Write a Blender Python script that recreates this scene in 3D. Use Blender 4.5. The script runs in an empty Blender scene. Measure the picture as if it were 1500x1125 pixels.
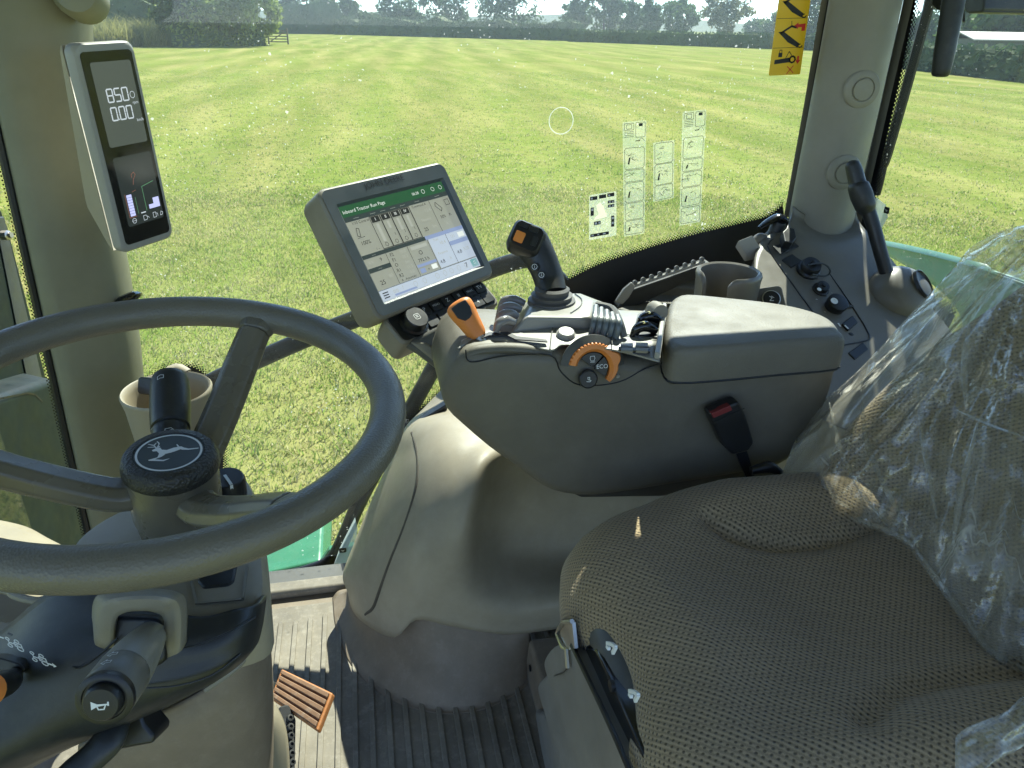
import bpy, bmesh, math, random
import numpy as np
from mathutils import Vector as V, Matrix, noise
random.seed(7)
SC = bpy.context.scene
COL = SC.collection
R = math.radians
# ---------------------------------------------------------------- camera model
F = 1080.0
CAM = V((0, 0, 1.08))
def _cam_axes(pitch=26.0, yaw=11.8, roll=1.0):
    p, s, r = R(pitch), R(yaw), R(roll)
    fw = V((math.sin(s)*math.cos(p), math.cos(s)*math.cos(p), -math.sin(p)))
    rt = V((math.cos(s), -math.sin(s), 0)); up = rt.cross(fw)
    return fw, rt*math.cos(r)+up*math.sin(r), up*math.cos(r)-rt*math.sin(r)
FW, RT, UP_ = _cam_axes()
def ray(px, py):
    return (FW + RT*((px-750)/F) - UP_*((py-562.5)/F)).normalized()
def U(px, py, x=None, y=None, z=None, d=None, plane=None):
    """a point of the cab seen at photo pixel px,py at a known x, y, z, optical depth d or on a plane (point, normal)"""
    q = ray(px, py)
    if x is not None: t = (x-CAM.x)/q.x
    elif y is not None: t = (y-CAM.y)/q.y
    elif z is not None: t = (z-CAM.z)/q.z
    elif plane is not None: t = (plane[0]-CAM).dot(plane[1])/q.dot(plane[1])
    else: t = d/q.dot(FW)
    return CAM + q*t
# ---------------------------------------------------------------- curves
def cr(p, n=6, closed=False):
    """Catmull-Rom through points"""
    p = [V(a) for a in p]; m = len(p); out = []
    seg = m if closed else m-1
    for i in range(seg):
        if closed: a, b, c, d = p[i-1], p[i], p[(i+1) % m], p[(i+2) % m]
        else:
            b, c = p[i], p[i+1]
            a = p[i-1] if i > 0 else b*2-c
            d = p[i+2] if i+2 < m else c*2-b
        for k in range(n):
            t = k/n
            out.append(0.5*((2*b)+(c-a)*t+(2*a-5*b+4*c-d)*t*t+(3*b-a-3*c+d)*t**3))
    if not closed: out.append(p[-1].copy())
    return out
def surf(rows, nu=5, nv=5, closed=False):
    """dense smooth grid through a coarse grid of points"""
    R1 = [cr(r, nu, closed) for r in rows]
    cols = [cr([r[j] for r in R1], nv) for j in range(len(R1[0]))]
    return [[cols[j][i] for j in range(len(cols))] for i in range(len(cols[0]))]
def rrect(w, h, r, n=4, cx=0, cy=0):
    o = []
    for sx, sy, a0 in ((1, 1, 0), (-1, 1, 90), (-1, -1, 180), (1, -1, 270)):
        for k in range(n+1):
            a = R(a0+90*k/n)
            o.append(V((cx+sx*(w/2-r)+r*math.cos(a), cy+sy*(h/2-r)+r*math.sin(a), 0)))
    return o
def frame(o, x, y=None, z=None):
    """4x4 matrix: origin o, local x along x, local z close to z"""
    x = V(x).normalized()
    if z is not None:
        z = V(z); z = (z-x*z.dot(x)).normalized(); y = z.cross(x)
    else:
        y = V(y); y = (y-x*y.dot(x)).normalized(); z = x.cross(y)
    return Matrix(((x.x, y.x, z.x, o[0]), (x.y, y.y, z.y, o[1]), (x.z, y.z, z.z, o[2]), (0, 0, 0, 1)))
def axis_frame(o, z):
    z = V(z).normalized(); h = V((1, 0, 0)) if abs(z.x) < .9 else V((0, 1, 0))
    return frame(o, h-z*h.dot(z), z=z)
# ---------------------------------------------------------------- mesh builder
_txt = {}
def text_geo(s, bold=False):
    if s not in _txt:
        c = bpy.data.curves.new('t', 'FONT'); c.body = s; c.size = 1; c.align_x = 'CENTER'; c.align_y = 'CENTER'; c.resolution_u = 3
        if bold: c.offset = .018
        o = bpy.data.objects.new('t', c); COL.objects.link(o)
        me = bpy.data.meshes.new_from_object(o.evaluated_get(bpy.context.evaluated_depsgraph_get()))
        _txt[s] = ([v.co.copy() for v in me.vertices], [tuple(p.vertices) for p in me.polygons])
        bpy.data.objects.remove(o); bpy.data.meshes.remove(me); bpy.data.curves.remove(c)
    return _txt[s]
class MB:
    def __init__(self, M=None):
        self.v = []; self.f = []; self.mi = []; self.M = M; self.cur = 0; self.uv = None
    def at(self, M): self.M = M; return self
    def mat(self, i): self.cur = i; return self
    def add(self, vs, fs):
        n = len(self.v)
        self.v += [self.M @ V(a) if self.M else V(a) for a in vs]
        for f in fs: self.f.append(tuple(i+n for i in f)); self.mi.append(self.cur)
        return self
    def box(self, c, s, rz=0):
        x, y, z = s[0]/2, s[1]/2, s[2]/2; ca, sa = math.cos(rz), math.sin(rz)
        vs = []
        for a, b, d in ((-x,-y,-z),(x,-y,-z),(x,y,-z),(-x,y,-z),(-x,-y,z),(x,-y,z),(x,y,z),(-x,y,z)):
            vs.append((c[0]+a*ca-b*sa, c[1]+a*sa+b*ca, c[2]+d))
        return self.add(vs, [(0,3,2,1),(4,5,6,7),(0,1,5,4),(1,2,6,5),(2,3,7,6),(3,0,4,7)])
    def prism(self, pts, off, off0=(0, 0, 0)):
        pts = [V(p)+V(off0) for p in pts]; n = len(pts); off = V(off)
        return self.add(pts+[p+off for p in pts], [tuple(range(n))[::-1], tuple(range(n, 2*n))]+[(i, (i+1) % n, n+(i+1) % n, n+i) for i in range(n)])
    def flat(self, pts): return self.add(pts, [tuple(range(len(pts)))])
    def rings(self, rs, cap0=True, cap1=True):
        n = len(rs[0]); vs = [p for r in rs for p in r]; fs = []
        for k in range(len(rs)-1):
            for i in range(n):
                j = (i+1) % n
                fs.append((k*n+i, k*n+j, (k+1)*n+j, (k+1)*n+i))
        if cap0: fs.append(tuple(range(n))[::-1])
        if cap1: fs.append(tuple(range((len(rs)-1)*n, len(rs)*n)))
        return self.add(vs, fs)
    def lathe(self, prof, n=32, cap0=True, cap1=True, sx=1, sy=1, M=None, a0=0, a1=360):
        if M: old, self.M = self.M, (self.M @ M if self.M else M)
        rs = []
        for r, h in prof:
            rs.append([V((sx*r*math.cos(2*math.pi*i/n), sy*r*math.sin(2*math.pi*i/n), h)) for i in range(n)])
        self.rings(rs, cap0, cap1)
        if M: self.M = old
        return self
    def grid(self, rows, closed=False):
        m, n = len(rows), len(rows[0]); vs = [p for r in rows for p in r]; fs = []
        for i in range(m-1):
            for j in range(n if closed else n-1):
                k = (j+1) % n
                fs.append((i*n+j, i*n+k, (i+1)*n+k, (i+1)*n+j))
        return self.add(vs, fs)
    def tube(self, path, r, n=12, smooth=0, closed=False, flat=1.0, ref=None):
        p = cr(path, smooth, closed) if smooth else [V(a) for a in path]
        m = len(p)
        if not hasattr(r, '__len__'): rr = [r]*m
        else:
            rr = [r[min(len(r)-1, int(i/(m-1)*(len(r)-1)))]*(1-((i/(m-1)*(len(r)-1)) % 1)) + r[min(len(r)-1, int(i/(m-1)*(len(r)-1))+1)]*((i/(m-1)*(len(r)-1)) % 1) for i in range(m)]
        rs = []; up = None
        for i in range(m):
            if closed: t = p[(i+1) % m]-p[i-1]
            else: t = p[min(i+1, m-1)]-p[max(i-1, 0)]
            t.normalize()
            if up is None:
                h = V(ref) if ref is not None else (V((0, 0, 1)) if abs(t.z) < .9 else V((1, 0, 0)))
                up = (h-t*h.dot(t)).normalized()
            else: up = (up-t*up.dot(t)).normalized()
            s = t.cross(up)
            rs.append([p[i]+(s*math.cos(2*math.pi*k/n)+up*(flat*math.sin(2*math.pi*k/n)))*rr[i] for k in range(n)])
        if closed: rs.append(rs[0]); return self.rings(rs, False, False)
        return self.rings(rs)
    def line(self, pts, w, nrm, closed=False, h=0.0):
        """thin flat stroke lying on a surface with normal nrm"""
        pts = [V(p) for p in pts]; nrm = V(nrm)
        m = len(pts)
        for i in range(m if closed else m-1):
            a, b = pts[i], pts[(i+1) % m]; t = (b-a)
            if t.length < 1e-9: continue
            t.normalize(); s = t.cross(nrm)*(w/2); e = t*(w*.3)
            if h: self.prism([a-s-e, b-s+e, b+s+e, a+s-e], nrm*h)
            else: self.flat([a-s-e, b-s+e, b+s+e, a+s-e])
        return self
    def text(self, s, M, size, h=0, bold=False):
        vs, fs = text_geo(s, bold)
        return self.add([M @ (a*size) for a in vs], fs)
    def build(self, name, mats, parent=None, bevel=0, seg=3, sub=0, solid=0, angle=38, uv=None, origin=None, smooth=True, soff=-1):
        me = bpy.data.meshes.new(name)
        org = V((0, 0, 0))
        if parent is None and self.v:
            if origin is not None: org = V(origin)
            else:
                xs = [a.x for a in self.v]; ys = [a.y for a in self.v]; zs = [a.z for a in self.v]
                org = V(((min(xs)+max(xs))/2, (min(ys)+max(ys))/2, min(zs)))
        me.from_pydata([tuple(a-org) for a in self.v], [], self.f)
        if not isinstance(mats, (list, tuple)): mats = [mats]
        for m in mats: me.materials.append(m)
        if len(mats) > 1: me.polygons.foreach_set('material_index', self.mi)
        me.validate()
        bm = bmesh.new(); bm.from_mesh(me); bmesh.ops.recalc_face_normals(bm, faces=bm.faces); bm.to_mesh(me); bm.free()
        if uv is not None:
            l = me.uv_layers.new(name='UVMap')
            for lp in me.loops: l.data[lp.index].uv = uv[lp.vertex_index]
        if smooth: me.polygons.foreach_set('use_smooth', [True]*len(me.polygons))
        if smooth and not bevel and not sub: me.set_sharp_from_angle(angle=R(angle))
        o = bpy.data.objects.new(name, me); COL.objects.link(o); o.location = org
        if solid:
            m = o.modifiers.new('s', 'SOLIDIFY'); m.thickness = solid; m.offset = soff
        if bevel:
            m = o.modifiers.new('b', 'BEVEL'); m.width = bevel; m.segments = seg; m.limit_method = 'ANGLE'; m.angle_limit = R(30); m.harden_normals = True
        if sub:
            m = o.modifiers.new('u', 'SUBSURF'); m.levels = sub; m.render_levels = sub
        if parent is not None:
            o.parent = parent
            o.matrix_parent_inverse = Matrix.Translation(-V(parent.location) if parent.parent is None else V((0, 0, 0)))
        return o
def tag(o, label=None, cat=None, group=None, kind=None):
    for k, v in (('label', label), ('category', cat), ('group', group), ('kind', kind)):
        if v: o[k] = v
    return o
def thing(name, loc, label, cat, group=None):
    o = bpy.data.objects.new(name, None); COL.objects.link(o); o.location = V(loc); o.empty_display_size = .05
    return tag(o, label, cat, group)
# ---------------------------------------------------------------- materials
def newmat(name):
    m = bpy.data.materials.new(name); m.use_nodes = True; nt = m.node_tree; nt.nodes.clear()
    out = nt.nodes.new('ShaderNodeOutputMaterial')
    return m, nt, out
def N(nt, t, **k):
    n = nt.nodes.new('ShaderNode'+t)
    for a, b in k.items():
        if a.startswith('i_'):
            key = a[2:]; n.inputs[int(key) if key.isdigit() else key.replace('_', ' ')].default_value = b
        else: setattr(n, a, b)
    return n
def L(nt, a, b): nt.links.new(a, b)
def rgb(c): return (c[0], c[1], c[2], 1)
def plastic(name, c, rough=.5, var=.12, grain=900, bump=.12, dust=.0, spec=.5, metal=0, coat=0, bumpd=.0006, voro=False):
    """moulded plastic / painted metal: uneven tone, fine grain, patchy gloss, optional settled dust on upward faces"""
    m, nt, out = newmat(name)
    p = N(nt, 'BsdfPrincipled'); L(nt, p.outputs[0], out.inputs[0])
    tc = N(nt, 'TexCoord')
    n1 = N(nt, 'TexNoise', i_Scale=9.0, i_Detail=6.0, i_Roughness=.65); L(nt, tc.outputs['Object'], n1.inputs['Vector'])
    mr = N(nt, 'MapRange'); mr.inputs[1].default_value = .3; mr.inputs[2].default_value = .7
    mr.inputs[3].default_value = 1-var; mr.inputs[4].default_value = 1+var; L(nt, n1.outputs[0], mr.inputs[0])
    mul = N(nt, 'MixRGB', blend_type='MULTIPLY'); mul.inputs[0].default_value = 1; mul.inputs[1].default_value = rgb(c); L(nt, mr.outputs[0], mul.inputs[2])
    col = mul.outputs[0]
    if dust:
        n3 = N(nt, 'TexNoise', i_Scale=55.0, i_Detail=8.0, i_Roughness=.75); L(nt, tc.outputs['Object'], n3.inputs['Vector'])
        r3 = N(nt, 'MapRange'); r3.inputs[1].default_value = .5; r3.inputs[2].default_value = .8; r3.inputs[3].default_value = 0; r3.inputs[4].default_value = dust
        L(nt, n3.outputs[0], r3.inputs[0])
        mx = N(nt, 'MixRGB'); mx.inputs[2].default_value = (.42, .38, .31, 1); L(nt, r3.outputs[0], mx.inputs[0]); L(nt, col, mx.inputs[1]); col = mx.outputs[0]
    L(nt, col, p.inputs['Base Color'])
    n2 = N(nt, 'TexNoise', i_Scale=23.0, i_Detail=5.0); L(nt, tc.outputs['Object'], n2.inputs['Vector'])
    m2 = N(nt, 'MapRange'); m2.inputs[1].default_value = .3; m2.inputs[2].default_value = .7
    m2.inputs[3].default_value = max(.03, rough-.09); m2.inputs[4].default_value = min(1, rough+.1); L(nt, n2.outputs[0], m2.inputs[0]); L(nt, m2.outputs[0], p.inputs['Roughness'])
    p.inputs['Specular IOR Level'].default_value = spec; p.inputs['Metallic'].default_value = metal
    p.inputs['Coat Weight'].default_value = coat
    if bump:
        if voro: g = N(nt, 'TexVoronoi', i_Scale=grain)
        else: g = N(nt, 'TexNoise', i_Scale=grain, i_Detail=2.0)
        L(nt, tc.outputs['Object'], g.inputs['Vector'])
        b = N(nt, 'Bump', i_Strength=bump, i_Distance=bumpd); L(nt, g.outputs[0], b.inputs['Height']); L(nt, b.outputs[0], p.inputs['Normal'])
    return m
def emit(name, c, s=1.0, rough=.2):
    m, nt, out = newmat(name); p = N(nt, 'BsdfPrincipled'); L(nt, p.outputs[0], out.inputs[0])
    p.inputs['Base Color'].default_value = rgb([a*.3 for a in c]); p.inputs['Roughness'].default_value = rough
    p.inputs['Emission Color'].default_value = rgb(c); p.inputs['Emission Strength'].default_value = s
    return m
def leafy(name, c1, c2, scale=.6, trans=.45, rough=.6):
    m, nt, out = newmat(name); tc = N(nt, 'TexCoord'); oi = N(nt, 'ObjectInfo')
    n = N(nt, 'TexNoise', i_Scale=scale, i_Detail=4.0); L(nt, tc.outputs['Object'], n.inputs['Vector'])
    w = N(nt, 'TexWhiteNoise'); g = N(nt, 'NewGeometry'); L(nt, g.outputs['Random Per Island'], w.inputs['Vector'])
    ad = N(nt, 'Math', operation='MULTIPLY_ADD', i_1=.45, i_2=-.22); L(nt, g.outputs['Random Per Island'], ad.inputs[0])
    a2 = N(nt, 'Math', operation='ADD'); L(nt, n.outputs[0], a2.inputs[0]); L(nt, ad.outputs[0], a2.inputs[1])
    mr = N(nt, 'MapRange'); mr.inputs[1].default_value = .3; mr.inputs[2].default_value = .72; L(nt, a2.outputs[0], mr.inputs[0])
    mx = N(nt, 'MixRGB'); mx.inputs[1].default_value = rgb(c1); mx.inputs[2].default_value = rgb(c2); L(nt, mr.outputs[0], mx.inputs[0])
    d = N(nt, 'BsdfDiffuse'); t = N(nt, 'BsdfTranslucent'); L(nt, mx.outputs[0], d.inputs[0]); L(nt, mx.outputs[0], t.inputs[0])
    s = N(nt, 'MixShader'); s.inputs[0].default_value = trans; L(nt, d.outputs[0], s.inputs[1]); L(nt, t.outputs[0], s.inputs[2])
    gl = N(nt, 'BsdfGlossy', i_Roughness=rough); gl.inputs[0].default_value = (.9, .9, .8, 1)
    s2 = N(nt, 'MixShader'); s2.inputs[0].default_value = .035; L(nt, s.outputs[0], s2.inputs[1]); L(nt, gl.outputs[0], s2.inputs[2]); L(nt, s2.outputs[0], out.inputs[0])
    return m
def glassmat(name, tint=(.93, .975, .955), dust=.03, specks=True, rough=.0, sscale=70):
    """thin pane: lets light straight through, faint mirror reflection, film of dust and dried specks"""
    m, nt, out = newmat(name); tc = N(nt, 'TexCoord')
    tr = N(nt, 'BsdfTransparent'); tr.inputs[0].default_value = rgb(tint)
    gl = N(nt, 'BsdfGlossy', i_Roughness=.01+rough)
    ge = N(nt, 'NewGeometry'); dt = N(nt, 'VectorMath', operation='DOT_PRODUCT'); L(nt, ge.outputs['Normal'], dt.inputs[0]); L(nt, ge.outputs['Incoming'], dt.inputs[1])
    ab = N(nt, 'Math', operation='ABSOLUTE'); L(nt, dt.outputs['Value'], ab.inputs[0]); om = N(nt, 'Math', operation='SUBTRACT', i_0=1.0); L(nt, ab.outputs[0], om.inputs[1])
    pw = N(nt, 'Math', operation='POWER', i_1=5.0); L(nt, om.outputs[0], pw.inputs[0]); fr = N(nt, 'Math', operation='MULTIPLY_ADD', i_1=.9, i_2=.022); L(nt, pw.outputs[0], fr.inputs[0])
    s = N(nt, 'MixShader'); L(nt, fr.outputs[0], s.inputs[0]); L(nt, tr.outputs[0], s.inputs[1]); L(nt, gl.outputs[0], s.inputs[2])
    df = N(nt, 'BsdfTranslucent'); df.inputs[0].default_value = (.85, .9, .85, 1); dd = N(nt, 'BsdfDiffuse'); dd.inputs[0].default_value = (.8, .82, .78, 1)
    dm = N(nt, 'MixShader'); dm.inputs[0].default_value = .4; L(nt, df.outputs[0], dm.inputs[1]); L(nt, dd.outputs[0], dm.inputs[2])
    n = N(nt, 'TexNoise', i_Scale=4.0, i_Detail=7.0, i_Roughness=.7); L(nt, tc.outputs['Object'], n.inputs['Vector'])
    mr = N(nt, 'MapRange'); mr.inputs[1].default_value = .35; mr.inputs[2].default_value = .75; mr.inputs[3].default_value = dust*.35; mr.inputs[4].default_value = dust*1.7; L(nt, n.outputs[0], mr.inputs[0])
    fac = mr.outputs[0]
    if specks:
        for sc, r0, th in ((sscale, .13, .55), (sscale*2.3, .16, .5)):
            v = N(nt, 'TexVoronoi', i_Scale=float(sc)); v.inputs['Randomness'].default_value = 1.0
            wn = N(nt, 'TexNoise', i_Scale=300.0); L(nt, tc.outputs['Object'], wn.inputs['Vector'])
            mm = N(nt, 'MixRGB', blend_type='ADD'); mm.inputs[0].default_value = .006; L(nt, tc.outputs['Object'], mm.inputs[1]); L(nt, wn.outputs['Color'], mm.inputs[2]); L(nt, mm.outputs[0], v.inputs['Vector'])
            n2 = N(nt, 'TexNoise', i_Scale=5.0, i_Detail=2.0); L(nt, tc.outputs['Object'], n2.inputs['Vector'])
            cr_ = N(nt, 'SeparateColor'); L(nt, v.outputs['Color'], cr_.inputs[0])
            # a speck only in some cells, more of them where the pane is dirty
            mu = N(nt, 'Math', operation='MULTIPLY'); L(nt, cr_.outputs[0], mu.inputs[0]); L(nt, n2.outputs[0], mu.inputs[1])
            gt = N(nt, 'MapRange'); gt.inputs[1].default_value = th*.72; gt.inputs[2].default_value = th; gt.inputs[3].default_value = 0; gt.inputs[4].default_value = r0; L(nt, mu.outputs[0], gt.inputs[0])
            lt = N(nt, 'Math', operation='LESS_THAN'); L(nt, v.outputs['Distance'], lt.inputs[0]); L(nt, gt.outputs[0], lt.inputs[1])
            k = N(nt, 'Math', operation='MULTIPLY_ADD', i_1=.55); L(nt, lt.outputs[0], k.inputs[0]); L(nt, fac, k.inputs[2]); fac = k.outputs[0]
    s3 = N(nt, 'MixShader'); L(nt, fac, s3.inputs[0]); L(nt, s.outputs[0], s3.inputs[1]); L(nt, dm.outputs[0], s3.inputs[2]); L(nt, s3.outputs[0], out.inputs[0])
    return m
def sheer(name, c, alpha, rough=.4):
    """printed clear sticker: part see-through, part milky"""
    m, nt, out = newmat(name)
    tr = N(nt, 'BsdfTransparent'); d = N(nt, 'BsdfDiffuse'); d.inputs[0].default_value = rgb(c); t = N(nt, 'BsdfTranslucent'); t.inputs[0].default_value = rgb(c)
    a = N(nt, 'MixShader'); a.inputs[0].default_value = .55; L(nt, d.outputs[0], a.inputs[1]); L(nt, t.outputs[0], a.inputs[2])
    s = N(nt, 'MixShader'); s.inputs[0].default_value = alpha; L(nt, tr.outputs[0], s.inputs[1]); L(nt, a.outputs[0], s.inputs[2]); L(nt, s.outputs[0], out.inputs[0])
    return m
def fabric(name, c1, c2, pitch=.0105):
    """basket weave seat cloth: staggered dark pits between raised plaited yarns"""
    m, nt, out = newmat(name); p = N(nt, 'BsdfPrincipled'); L(nt, p.outputs[0], out.inputs[0])
    uv = N(nt, 'UVMap'); sp = N(nt, 'SeparateXYZ')
    wob = N(nt, 'TexNoise', i_Scale=14.0, i_Detail=2.0); L(nt, uv.outputs[0], wob.inputs['Vector'])
    wadd = N(nt, 'MixRGB', blend_type='ADD'); wadd.inputs[0].default_value = .006; L(nt, uv.outputs[0], wadd.inputs[1]); L(nt, wob.outputs['Color'], wadd.inputs[2])
    L(nt, wadd.outputs[0], sp.inputs[0])
    def M(op, a, b=None, c=None):
        n = N(nt, 'Math', operation=op)
        for i, q in enumerate((a, b, c)):
            if q is None: continue
            if isinstance(q, (int, float)): n.inputs[i].default_value = q
            else: L(nt, q, n.inputs[i])
        return n.outputs[0]
    u = M('DIVIDE', sp.outputs[0], pitch); v = M('DIVIDE', sp.outputs[1], pitch*.62)
    row = M('FLOOR', v); par = M('MODULO', M('ABSOLUTE', row), 2.0)
    uu = M('MULTIPLY_ADD', par, .5, u)
    fx = M('SUBTRACT', M('FRACT', uu), .5); fy = M('SUBTRACT', M('FRACT', v), .5)
    d2 = M('ADD', M('POWER', M('MULTIPLY', M('ABSOLUTE', fx), 1.25), 2.0), M('POWER', M('MULTIPLY', M('ABSOLUTE', fy), .85), 2.0))
    d = M('SQRT', d2)
    pit = N(nt, 'MapRange'); pit.interpolation_type = 'SMOOTHSTEP'; pit.inputs[1].default_value = .10; pit.inputs[2].default_value = .36; L(nt, d, pit.inputs[0])
    thr = N(nt, 'TexWave', i_Scale=95.0, i_Distortion=1.5); thr.wave_type = 'BANDS'; thr.bands_direction = 'DIAGONAL'; L(nt, uv.outputs[0], thr.inputs['Vector'])
    fuzz = N(nt, 'TexNoise', i_Scale=900.0, i_Detail=3.0); L(nt, uv.outputs[0], fuzz.inputs['Vector'])
    big = N(nt, 'TexNoise', i_Scale=6.0, i_Detail=5.0); L(nt, uv.outputs[0], big.inputs['Vector'])
    mx = N(nt, 'MixRGB'); mx.inputs[1].default_value = rgb(c1); mx.inputs[2].default_value = rgb(c2); L(nt, pit.outputs[0], mx.inputs[0])
    br = M('ADD', M('ADD', M('MULTIPLY', thr.outputs[1], .38), M('MULTIPLY', fuzz.outputs[0], .7)), M('MULTIPLY', big.outputs[0], .5))
    br = M('ADD', br, .2)
    mu = N(nt, 'MixRGB', blend_type='MULTIPLY'); mu.inputs[0].default_value = 1; L(nt, mx.outputs[0], mu.inputs[1]); L(nt, br, mu.inputs[2]); L(nt, mu.outputs[0], p.inputs['Base Color'])
    p.inputs['Roughness'].default_value = .95; p.inputs['Specular IOR Level'].default_value = .15
    p.inputs['Sheen Weight'].default_value = .25; p.inputs['Sheen Roughness'].default_value = .5
    h = M('ADD', pit.outputs[0], M('MULTIPLY', thr.outputs[1], .3))
    b = N(nt, 'Bump', i_Strength=.6, i_Distance=.0018); L(nt, h, b.inputs['Height']); L(nt, b.outputs[0], p.inputs['Normal'])
    return m
TAN = (.30, .262, .19); 
M_ = dict(
 tan=plastic('tan_plastic', (.30, .262, .185), .5, .1, 1400, .18),
 pillar=plastic('olive_tan_trim', (.205, .200, .135), .5, .1, 1400, .25),
 tan_dust=plastic('dusty_tan_plastic', (.30, .262, .19), .52, .14, 1400, .18, dust=.25),
 grey=plastic('warm_grey_plastic', (.215, .195, .150), .5, .14, 1100, .35, dust=.08),
 grey_light=plastic('pale_grey_plastic', (.30, .29, .26), .45, .1, 1300, .2),
 grey_dark=plastic('dark_grey_plastic', (.075, .074, .066), .5, .12, 1100, .25, dust=.06),
 char=plastic('charcoal_plastic', (.019, .021, .021), .45, .15, 1000, .2, dust=.06),
 black=plastic('black_plastic', (.012, .013, .014), .4, .15, 900, .15),
 gloss=plastic('gloss_black', (.008, .009, .01), .12, .1, 600, .0),
 rubber=plastic('black_rubber', (.02, .021, .021), .7, .2, 500, .3, dust=.2),
 wheel=plastic('soft_grip', (.14, .126, .092), .40, .1, 520, .4, voro=True, bumpd=.0009),
 spoke=plastic('spoke_plastic', (.155, .137, .098), .28, .1, 1200, .15),
 orange=plastic('orange_plastic', (.72, .235, .045), .45, .1, 900, .15),
 orange_dirty=plastic('worn_orange_plastic', (.21, .115, .062), .6, .3, 300, .3, dust=.5),
 mat=plastic('floor_rubber', (.19, .165, .125), .7, .28, 260, .4, dust=.6),
 skirt=plastic('dull_brown_plastic', (.20, .158, .112), .6, .2, 500, .3, dust=.22),
 metal=plastic('pale_steel', (.55, .53, .47), .35, .15, 300, .1, metal=.9),
 white=plastic('white_print', (.75, .77, .75), .5, .05, 500, 0),
 steel=plastic('dark_painted_steel', (.008, .009, .010), .35, .12, 700, .1, spec=.18),
 hood=plastic('dark_green_paint', (.006, .015, .012), .5, .25, 60, .05, spec=.25),
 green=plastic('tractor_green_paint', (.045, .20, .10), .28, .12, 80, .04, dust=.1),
 yellow=plastic('yellow_sticker', (.85, .52, .01), .4, .05, 500, 0),
 red=plastic('red_print', (.65, .03, .02), .4, .05, 500, 0),
 ink=plastic('black_print', (.015, .016, .018), .5, .05, 500, 0),
 liner=plastic('roof_liner', (.33, .31, .27), .8, .1, 200, .3),
)
# ================================================================ OUTDOORS
GZ = -1.27
HAZE = .0007
def ground_mat():
    m, nt, out = newmat('field_grass_ground'); tc = N(nt, 'TexCoord')
    d = N(nt, 'BsdfDiffuse'); t = N(nt, 'BsdfTranslucent')
    def noise_(sc, det=5.0, rough=.6, vec=None):
        n = N(nt, 'TexNoise', i_Scale=float(sc), i_Detail=det, i_Roughness=rough); L(nt, vec or tc.outputs['Object'], n.inputs['Vector']); return n.outputs[0]
    mp = N(nt, 'Mapping'); mp.inputs['Scale'].default_value = (1, .16, 1); L(nt, tc.outputs['Object'], mp.inputs[0])
    a = noise_(.35); b = noise_(1.6, 6.0, .7); c = noise_(9.0, 8.0, .8); e = noise_(.7, 4.0, .6, mp.outputs[0])
    def mixr(x, lo, hi, c1, c2=None, base=None):
        mr = N(nt, 'MapRange'); mr.inputs[1].default_value = lo; mr.inputs[2].default_value = hi; L(nt, x, mr.inputs[0])
        mx = N(nt, 'MixRGB'); L(nt, mr.outputs[0], mx.inputs[0])
        if base is None: mx.inputs[1].default_value = rgb(c1)
        else: L(nt, base, mx.inputs[1])
        mx.inputs[2].default_value = rgb(c2 or c1); return mx.outputs[0]
    col = mixr(a, .35, .65, (.155, .20, .043), (.195, .225, .06))
    col = mixr(e, .42, .68, (.29, .275, .10), None, col)
    col = mixr(b, .5, .72, (.25, .24, .085), None, col)
    # mown strips along the tractor's travel
    w = N(nt, 'TexWave', i_Scale=.085, i_Distortion=.6, i_Detail=2.0); w.bands_direction = 'X'; L(nt, tc.outputs['Object'], w.inputs['Vector'])
    rot = N(nt, 'Mapping'); rot.inputs['Rotation'].default_value = (0, 0, R(6)); L(nt, tc.outputs['Object'], rot.inputs[0]); L(nt, rot.outputs[0], w.inputs['Vector'])
    mr = N(nt, 'MapRange'); mr.inputs[3].default_value = .91; mr.inputs[4].default_value = 1.08; L(nt, w.outputs[1], mr.inputs[0])
    m1 = N(nt, 'MixRGB', blend_type='MULTIPLY'); m1.inputs[0].default_value = 1; L(nt, col, m1.inputs[1]); L(nt, mr.outputs[0], m1.inputs[2])
    mr2 = N(nt, 'MapRange'); mr2.inputs[1].default_value = .3; mr2.inputs[2].default_value = .7; mr2.inputs[3].default_value = .72; mr2.inputs[4].default_value = 1.25; L(nt, c, mr2.inputs[0])
    m2 = N(nt, 'MixRGB', blend_type='MULTIPLY'); m2.inputs[0].default_value = 1; L(nt, m1.outputs[0], m2.inputs[1]); L(nt, mr2.outputs[0], m2.inputs[2])
    L(nt, m2.outputs[0], d.inputs[0]); L(nt, d.outputs[0], out.inputs[0])
    bp = N(nt, 'Bump', i_Strength=.35, i_Distance=.05); L(nt, c, bp.inputs['Height']); L(nt, bp.outputs[0], d.inputs['Normal'])
    return m
mb = MB()
n = 48; S = 620.0
vs = []; fs = []
for i in range(n+1):
    for j in range(n+1):
        x, y = -S+2*S*i/n, -S+2*S*j/n
        vs.append((x, y, GZ))
for i in range(n):
    for j in range(n): fs.append((i*(n+1)+j, (i+1)*(n+1)+j, (i+1)*(n+1)+j+1, i*(n+1)+j+1))
mb.add(vs, fs)
g = mb.build('ground', ground_mat(), origin=(0, 0, 0)); tag(g, 'mown pale green hay field beyond the cab windows', 'field', kind='structure')

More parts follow.
